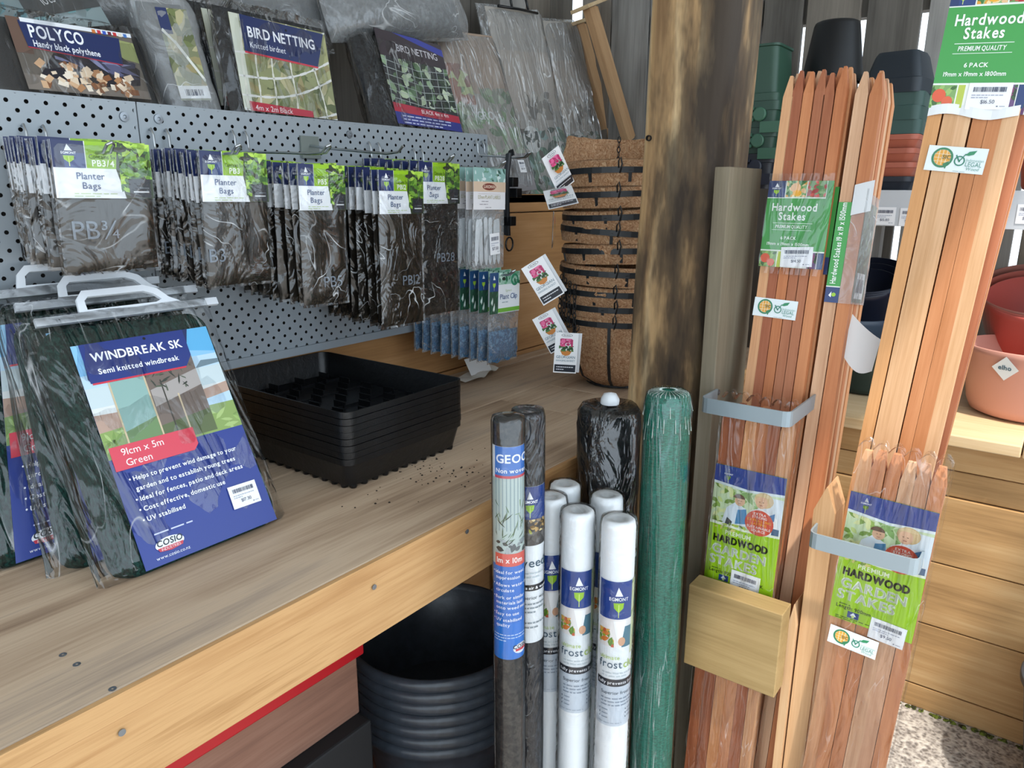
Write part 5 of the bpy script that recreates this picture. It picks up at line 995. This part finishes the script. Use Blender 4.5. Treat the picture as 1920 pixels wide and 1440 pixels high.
for k in range(3):
    t = pack('stake_pack', f'{["second", "third", "rear"][k]} pack of long hardwood stakes behind the front one in the left bay', base15 + Vector((.0215 * (k + 1), -.004 + .002 * k, 0)), LEAN15, .0, W15, LN15, 6, 1, G15, seed=5 + k)
    e = Lab(W15 * 6 + .003, .148, '#3f9e48', .28); e.rect(.9, 0, 1, .2, '#223a70', 1); e.obj('wrap_label', t, loc=(W15 * 3, -.0014, 1.167 - .004 * k))
    MB().box(W15 * 6 + .0008, W15 * 6 + .0014, -.001, .018, 1.167 - .004 * k, 1.315, P('#2f8a3c', .3)).build('label_side', t)
# pack turned side-on at the right of the left bay
tB = pack('stake_pack', 'pack of long hardwood stakes turned edge-on, right of the green labelled ones', base15 + Vector((.012, -.1105, 0)), LEAN15, .004, .0205, 1.495, 2, 5, G15, seed=9)
e = Lab(.0225, .168, '#3f9e48', .28); e.rect(0, 0, 1, .16, '#223a70', 1.2); e.rect(0, .155, 1, .165, '#eef2ea', 2); e.text(.62, .19, 'Hardwood Stakes 19 x 19 x 1500mm', .052, '#eef6ee', 1, 'l', rot=90, maxw=6.0)
e.poly([(.25, .07), (.45, .05), (.45, .11)], '#f2f6fa', 3); e.ell(.62, .08, .16, .02, '#9cc92d', 3, 12); e.obj('edge_label', tB, loc=(.0113, -.0014, 1.122))
q = MB(); q.grid(lambda u, v: (.023 + u * .023, -.0022 - .003 * u * u + .001 * noise.noise(Vector((u * 8, v * 9, 1))), 1.122 + v * .19), 8, 16, F_HAZE); q.grid(lambda u, v: (.0430 + .0012 + .002 * noise.noise(Vector((u * 5, v * 12, 4))), u * .095, 1.122 + v * .185), 8, 16, F_HAZE); q.build('torn_clear_band', tB, True)
c = Lab(.088, .168, '#5a6a48', .3); c.leaves(0, .2, 1, 1, 40, ['#4a5a34', '#7a8a5a', '#2f3a24', '#8f9a74'], .1, 2, 1.2); c.rect(.1, .04, .8, .3, '#e6e8ea', 3); c.bars(.16, .1, .74, .24, 20)
c.obj('side_label', tB, loc=(.0422, .05, 1.125), rot=(0, 0, pi / 2)); W20 = .0205
MB().grid(lambda u, v: (.022 + u * .030, -.0036 - .004 * u * (1 - u), 1.268 + v * .050 + .008 * u), 6, 4, P('#dfe3e6', .4)).build('torn_white_flap', tB)
# 900 mm packs
W9 = .0205; g9 = gs_card(W9 * 6 + .001, .220)
def wrap9(t, zt):
    q = MB(); R = random.Random(5); n = 24
    def tz(u): return zt + .010 + .012 * abs(sin(u * 6 * pi))
    q.grid(lambda u, v: (-.003 + u * (W9 * 6 + .006), -.0052 - .0012 * noise.noise(Vector((u * 8, v * 14, 2))), .02 + v * (tz(u) - .02)), 36, 20, F_WRAP)
    q.grid(lambda u, v: (W9 * 6 + .0035 + .001 * noise.noise(Vector((u * 8, v * 14, 5))), -.005 + u * .048, .02 + v * (zt + .006 - .02)), 6, 20, F_WRAP)
    q.grid(lambda u, v: (-.003 + u * (W9 * 6 + .006), -.005 + v * .026, tz(u) - .004 * sin(v * pi)), 36, 4, F_WRAP); return q.build('clear_wrap', t, True)
t9 = pack('stake_pack', 'short wrapped stake pack in the left bay under the bracket, lime label with red roundel', (1.152, .456, .020), radians(4.7), 0, W9, .918, 6, 1, 'short wrapped stake packs', seed=21, jit=.004)
g9.obj('printed_label', t9, loc=(W9 * 3, -.0016, .594)); price('$9.50', .052, .040, 5).obj('price_sticker', t9, loc=(W9 * 6 * .60, -.004, .588), rot=(0, .03, 0)); wrap9(t9, .925)
t9b = pack('stake_pack', 'short wrapped stake pack in the right bay, lime label crossed by the grey bracket', (1.178, .262, .004), radians(1.5), radians(2.4), W9, .902, 6, 1, 'short wrapped stake packs', seed=25, jit=.004)
g9.obj('printed_label', t9b, loc=(W9 * 3 - .001, -.0016, .620)); price('$9.50', .052, .036, 8).obj('price_sticker', t9b, loc=(W9 * 6 * .70, -.004, .606), rot=(0, .04, 0)); legal(.074, .032).obj('timber_sticker', t9b, loc=(W9 * 2.0, -.0062, .574), rot=(0, .03, 0)); wrap9(t9b, .905)
# 1800 mm packs in the right bay
W18 = .0192; hw18 = hw_card(W18 * 6 + .004, .170, 1800); G18 = 'packs of tallest hardwood stakes in the right bay'
t18 = pack('stake_pack', 'front pack of tallest hardwood stakes in the right bay, green label at top', (1.269, .303, .004), radians(2.0), radians(3.75), W18, 1.80, 6, 1, G18, W_STAKE2, seed=31)
hw18.obj('wrap_label', t18, loc=(W18 * 3, -.0016, 1.420)); price('$16.50', .054, .036, 6).obj('price_sticker', t18, loc=(W18 * 6 * .63, -.0034, 1.418), rot=(0, .0, 0)); legal(.078, .036).obj('timber_sticker', t18, loc=(W18 * 2.5, -.0016, 1.330), rot=(0, .04, 0))
MB().grid(lambda u, v: (-.001 + u * W18 * 6, -.0018 - .002 * abs(sin(u * 9)), 1.408 + v * .014 + .004 * sin(u * 7)), 14, 3, P('#e8ecee', .3)).build('torn_label_edge', t18)
for k in range(2):
    t = pack('stake_pack', f'{["second", "rear"][k]} pack of tallest hardwood stakes behind the front one in the right bay', (1.269 + .024 * (k + 1), .303 + .004 * (k + 1), .004), radians(2.0), radians(4.4 + .25 * k), W18, 1.79, 6, 1, G18, None if k == 0 else W_STAKE2, seed=41 + k)
    if k == 0: hw18.obj('wrap_label', t, loc=(W18 * 3, -.0016, 1.415))
# ------------------------------------------------------------------ the stake stand
st = thing('stake_stand', 'timber and grey steel stand holding the stake packs in two bays', 'display stand', (1.25, .4, 0))
def up(name, x0, x1, y0, y1, z1, mat, z0=0.0): return MB().box(x0 - 1.25, x1 - 1.25, y0 - .4, y1 - .4, z0, z1, mat).build(name, st, bevel=.0015)
up('upright', 1.25, 1.405, .484, .511, 1.338, W_TREAT)
def pegpost(x0, y0, w, d, z1, ly=0):
    q = MB(); zt = z1 - .042
    q.loft([[(x0 - 1.25 + a * d, y0 - .4 + ly * z / z1 + b * w, z) for a, b in cs] for z, cs in ((0, ((0, 0), (1, 0), (1, 1), (0, 1))), (zt, ((0, 0), (1, 0), (1, 1), (0, 1))), (z1, ((.0, .47), (1, .47), (1, .53), (0, .53))))], W_PEG, True, True)
    q.build('pointed_peg', st)
pegpost(1.200, .252, .033, .065, .838, -.004); pegpost(1.190, .2862, .0135, .06, .622, -.0005)
cb = up('front_board', 1.139, 1.185, .296, .460, .626, W_CLIP, .468)
def bracket(xf, yl, yr, z, hb, xl, xr):
    q = MB(); t_ = .003; r = .010
    path = [(xl, yl)] + [(xf + r - r * cos(radians(a)), yl - r + r * sin(radians(a))) if False else (xf + r - r * sin(radians(a)), yl - r + r * cos(radians(a))) for a in (0, 30, 60, 90)] + [(xf + r - r * cos(radians(a)), yr + r - r * sin(radians(a))) for a in (0, 30, 60, 90)] + [(xr, yr)]
    def off(i):
        a = Vector(path[max(i - 1, 0)]); b_ = Vector(path[min(i + 1, len(path) - 1)]); d = (b_ - a).normalized(); return Vector((d.y, -d.x))
    lp = []
    for i, p_ in enumerate(path):
        n_ = off(i) * t_; lp.append([(p_[0] - 1.25, p_[1] - .4, z), (p_[0] - 1.25, p_[1] - .4, z + hb), (p_[0] + n_.x - 1.25, p_[1] + n_.y - .4, z + hb), (p_[0] + n_.x - 1.25, p_[1] + n_.y - .4, z)])
    q.loft(lp, M_BRACK, True, True); return q
bracket(1.186, .478, .331, .930, .026, 1.255, 1.345).build('bracket', st)
q = MB(); p = (1.262, .481, .948); q.lathe([(.005, 0), (.005, .003), (.0015, .003), (.001, .001)], M_SCREW, 10, cap1=True); o = q.build('screw', st, loc=(p[0] - 1.25, p[1] - .4, p[2]), rot=(pi / 2, 0, 0))
MB().box(1.330 - 1.25, 1.336 - 1.25, .327 - .4, .331 - .4, .930, .962, M_BRACK).build('bracket_joint', st)
bracket(1.160, .272, .119, .748, .026, 1.235, 1.345).build('bracket', st)
up('foot', 1.15, 1.40, .522, .556, .09, W_TREAT)
q = MB(); q.tube([(1.19 - 1.25, .315 - .4, .13), (1.18 - 1.25, .318 - .4, .20), (1.185 - 1.25, .312 - .4, .26), (1.20 - 1.25, .302 - .4, .27)], .004, P('#d5d9da', .4), 8); q.build('wire_handle', st, True)
# ------------------------------------------------------------------ pots
def bucket_stack():
    cx, cy = .985, .922; g = 'nested ribbed black pots under the bench'; m_ = speckle('charcoal_pot_plastic', '#2a2f36', '#3a4048', 40, .30, .1, .3, .7, (1, 1, 1), .5); proto = None
    for i in range(7):
        if proto is None:
            q = MB(); H = .185; r0, r1 = .130, .163
            out = [(.02, .0), (r0, .0), (r0 + .004, .006)]; out += [(r0 + (r1 - r0) * z / .145, z) for z in (.05, .10, .145)]
            out += [(.176, .150), (.1815, .155), (.1835, .163), (.1825, .171), (.1775, .175), (.174, .1765)]
            inn = [(.171, .175), (.170, .160), (r1 - .003, .140), (r0 - .001, .006), (.02, .004)]
            q.lathe(out + inn, m_, 56); proto = q.build('plant_pot', None, True); o = proto; smooth_by_angle(o, 70)
        else: o = proto.copy(); COL.objects.link(o)
        o.location = (cx + .0015 * sin(i * 2), cy + .0015 * cos(i * 3), .1205 + i * .0245)
        tag(o, ['lowest ribbed charcoal pot of the nested stack under the bench', 'second lowest ribbed charcoal pot of the stack under the bench', 'third lowest ribbed charcoal pot of the stack under the bench', 'middle ribbed charcoal pot of the stack under the bench', 'third ribbed charcoal pot from the top, under the bench', 'second ribbed charcoal pot from the top, under the bench', 'topmost ribbed charcoal pot under the bench, its dark inside open to view'][i], 'plant pot', g)
bucket_stack()
def round_pot(name, label, loc, rt, rb, h, col, rot=(0, 0, 0), group=None, lip=.0, rough=.45, t=.004, cat='plant pot', fillet=.012):
    q = MB(); q.lathe([(.004, 0), (rb - fillet, 0), (rb - fillet * .3, fillet * .3), (rb, fillet), (rt - .001, h - .016), (rt + lip, h - .014), (rt + lip, h - .002), (rt + lip - .002, h), (rt - t, h), (rt - t - .001, h - .018), (rb - t, fillet), (rb - fillet - t, t), (.004, t)], P(col, rough, spec=.4), 56)
    o = q.build(name, None, True, loc, rot); smooth_by_angle(o, 50); return tag(o, label, cat, group)
RB = .752
pk = round_pot('plant_pot', 'large pink pot with a small white diamond sticker on the right bench', (2.245, .045, RB + .0005), .157, .135, .175, '#cc9484', rough=.5, fillet=.03)
lb = Lab(.042, .042, '#e8eef0'); lb.text(.30, .20, 'elho', .26, '#3f6072', 1, 'l', rot=45)
ph_ = .33; o = lb.obj('sticker', pk); o.matrix_local = Matrix.Translation((-.1605 * cos(ph_), .1605 * sin(ph_), .138)) @ Matrix.Rotation(-pi / 2 - ph_, 4, 'Z') @ Matrix.Rotation(.12, 4, 'X') @ Matrix.Rotation(pi / 4, 4, 'Y') @ Matrix.Translation((0, 0, -.021))
round_pot('plant_pot', 'second pink pot nested behind the stickered one, only its pale rim showing', (2.50, .02, RB + .0005), .150, .125, .185, '#d89a88', group='pink and red pots on the right bench', fillet=.03)
def tilted(label, px, py, X, r, h, col, tilt, grp, yaw=0):
    p = atx(px, py, X); return round_pot('plant_pot', label, p, r, r * .80, h, col, (0, -tilt, yaw), grp, fillet=.02)
gr = 'terracotta coloured pots tilted in a nest on the right bench'
for k, (dx, dz, r, cl, tl) in enumerate(((0, 0, .128, '#b4534a', .36), (.018, .010, .141, '#a8584c', .36), (.036, .020, .154, '#9c6458', .36))):
    round_pot('plant_pot', ['front red pot of the tilted nest, its glossy inside facing out', 'middle red pot of the tilted nest, a crescent of rim showing', 'rear dusky red pot of the tilted nest'][k], (2.450 + dx, .060, RB + .140 + dz), r, r * .78, .15, cl, (0, -tl, 0), gr, fillet=.02)
gd = 'dark blue black pots tilted in a nest behind the stakes'
for k, (dx, dz, r) in enumerate(((0, 0, .088), (.016, .010, .100), (.032, .020, .112))):
    round_pot('plant_pot', ['front midnight blue pot of the tilted nest between the stake bays', 'middle midnight blue pot of the tilted nest between the stake bays', 'rear midnight blue pot of the tilted nest between the stake bays'][k], (2.36 + dx, .475, RB + .180 + dz), r, r * .78, .125, '#171c2c', (0, -.38, 0), gd, fillet=.02)
round_pot('plant_pot', 'dark green round pot on the right bench below the midnight blue nest', (2.25, .425, RB + .0005), .105, .088, .155, '#23332f', fillet=.02)
round_pot('plant_pot', 'slate grey round pot behind the dark green one on the right bench', (2.36, .50, RB + .0005), .10, .085, .19, '#4b5664', fillet=.02)
round_pot('plant_pot', 'blue grey pot half hidden by the stakes at the left end of the right bench', (2.14, .565, RB + .0005), .075, .06, .17, '#55607a', fillet=.015)
round_pot('plant_pot', 'big ribless charcoal pot cut off at the right edge of the view', (1.80, -.20, .0005), .155, .115, .30, '#4a4e54', lip=.006)
# curled white paper tag still stapled to the edge-on pack
MB().grid(lambda u, v: (.044 + .05 * u - .006 * v, .02 + .006 * sin(u * 2.6), .905 + .185 - v * .055 - u * .022 + .016 * (1 - v) * (1 - u) * (1 - u) - .016 * v * sin(u * pi)), 12, 8, P('#e3e4e4', .55)).build('curled_paper_tag', tB, True)
# upside-down black pots on the raised shelf, and trough planters
for k in range(4):
    o = round_pot('nursery_pot', ['lowest upturned black nursery pot of the stack behind the stake tips', 'second upturned black nursery pot of the stack behind the stake tips', 'third upturned black nursery pot of the stack behind the stake tips', 'topmost upturned black nursery pot showing above the stake tips'][k], (2.42, .652, 1.30 + .30 + .002 + k * .042), .084, .062, .165, '#0f1114', (pi, 0, 0), 'upturned black nursery pots', lip=.004)
    o.location.z = 1.30 + .168 + k * .100
def trough(label, z, col, h, w=.150, d=.46, x=2.28, y=.415, up=True, g='stacked trough planters', r=.022, tw=0):
    q = MB(); m_ = P(col, .5)
    if up: q.loft([rrect(w - .02, d - .02, r, .0), rrect(w - .004, d - .004, r, h - .014), rrect(w, d, r, h - .013), rrect(w, d, r, h), rrect(w - .008, d - .008, r * .8, h), rrect(w - .026, d - .026, r * .8, .004)], m_, True, True)
    else: q.loft([rrect(w, d, r, 0), rrect(w, d, r, .035), rrect(w - .006, d - .006, r, .037), rrect(w - .035, d - .035, r, h - .010), rrect(w - .048, d - .048, r * .8, h)], m_, True, True)
    o = q.build('trough_planter', None, False, (x, y, z), (0, 0, tw)); smooth_by_angle(o, 40); return tag(o, label, 'planter', g)
zz = 1.3022; y0 = .475
for k, (cl, h, up_, lab_) in enumerate((('#1e222c', .035, True, 'dark trough planter at the bottom of the stack on the raised shelf'), ('#a85a44', .035, True, 'lowest terracotta trough planter of the stack on the raised shelf'), ('#a85a44', .035, True, 'middle terracotta trough planter of the stack on the raised shelf'), ('#a85a44', .034, True, 'upper terracotta trough planter of the stack on the raised shelf'), ('#2c4a44', .034, False, 'lowest green trough planter of the stack on the raised shelf'), ('#2c4a44', .033, False, 'middle green trough planter of the stack on the raised shelf'), ('#2c4a44', .033, False, 'upper green trough planter of the stack on the raised shelf'), ('#1d2730', .104, False, 'upturned dark trough planter crowning the stack on the raised shelf'))):
    trough(lab_, zz, cl, h, w=.150, d=.146, x=2.320, y=.450, up=up_, tw=[0, .02, -.02, .03, .06, -.03, .02, -.12][k]); zz += h + .0008
round_pot('plant_pot', 'orange red pot standing on the raised shelf past the tallest stakes', (2.34, .085, 1.3025), .075, .058, .13, '#c2502c')
# green crates behind the post
for k in range(4):
    t = thing('green_tub', ['topmost upturned green tub, tall and smooth, behind the roof post', 'second green tub with a pronged clip, behind the roof post', 'third green tub with a pronged clip, behind the roof post', 'lowest dark tub with a pronged clip, behind the roof post'][k], 'tub', (2.275, .865, 1.305 + (.238, .167, .097, .0)[k]), (0, 0, 0), 'stacked tubs behind the post'); h = (.150, .070, .069, .096)[k]; cl = ('#2f4f40', '#2a4a3c', '#284538', '#181c26')[k]; q = MB(); m_ = P(cl, .45)
    if k == 0: q.loft([rrect(.16, .27, .02, 0), rrect(.16, .27, .02, .02), rrect(.15, .255, .02, .022), rrect(.14, .24, .02, h - .008), rrect(.146, .248, .02, h - .006), rrect(.146, .248, .02, h)], m_, True, True)
    else: q.loft([rrect(.155, .26, .02, 0), rrect(.16, .27, .02, h - .025), rrect(.165, .28, .02, h - .024), rrect(.165, .28, .02, h)], m_, True, True)
    smooth_by_angle(q.build('shell', t), 40)
    if k:
        q = MB(); cl2 = P(('', '#3f6a54', '#3a6450', '#232836')[k], .4); y1 = -.045; zc = h - .035
        q.lathe([(.019, 0), (.019, .006), (.016, .008)], cl2, 20, cap1=True); o = q.build('clip_disc', t, loc=(-.083, y1 - .045, zc), rot=(0, -pi / 2, 0))
        q = MB()
        for j in range(3): q.box(-.092, -.0835, y1 - .03, y1 + .045, zc - .018 + j * .015, zc - .010 + j * .015, cl2)
        q.box(-.090, -.0828, y1 - .11, y1 - .05, zc - .05, zc - .02, cl2); q.build('clip_prongs', t)
# crumbs of potting soil on the bench by the trays
q = MB(); R = random.Random(12); M_CRUMB = P('#2a2018', .9)
for k in range(90):
    px, py = (R.gauss(815, 45), R.gauss(882, 14)) if k < 60 else (R.uniform(560, 930), R.uniform(840, 960)); p = atz(px, py, BZ); s = R.uniform(.0006, .0022)
    if p.y > .90 and p.x < 1.04: continue
    if p.y < .70: continue
    q.lathe([(s, 0), (s * .9, s * .5), (s * .4, s * .8)], M_CRUMB, 6, (p.x, p.y), cap1=True)
tag(q.build('soil_crumbs', loc=(0, 0, BZ + .0002)), 'scattered dark soil crumbs on the bench top beside the seed trays', 'soil', kind='stuff')
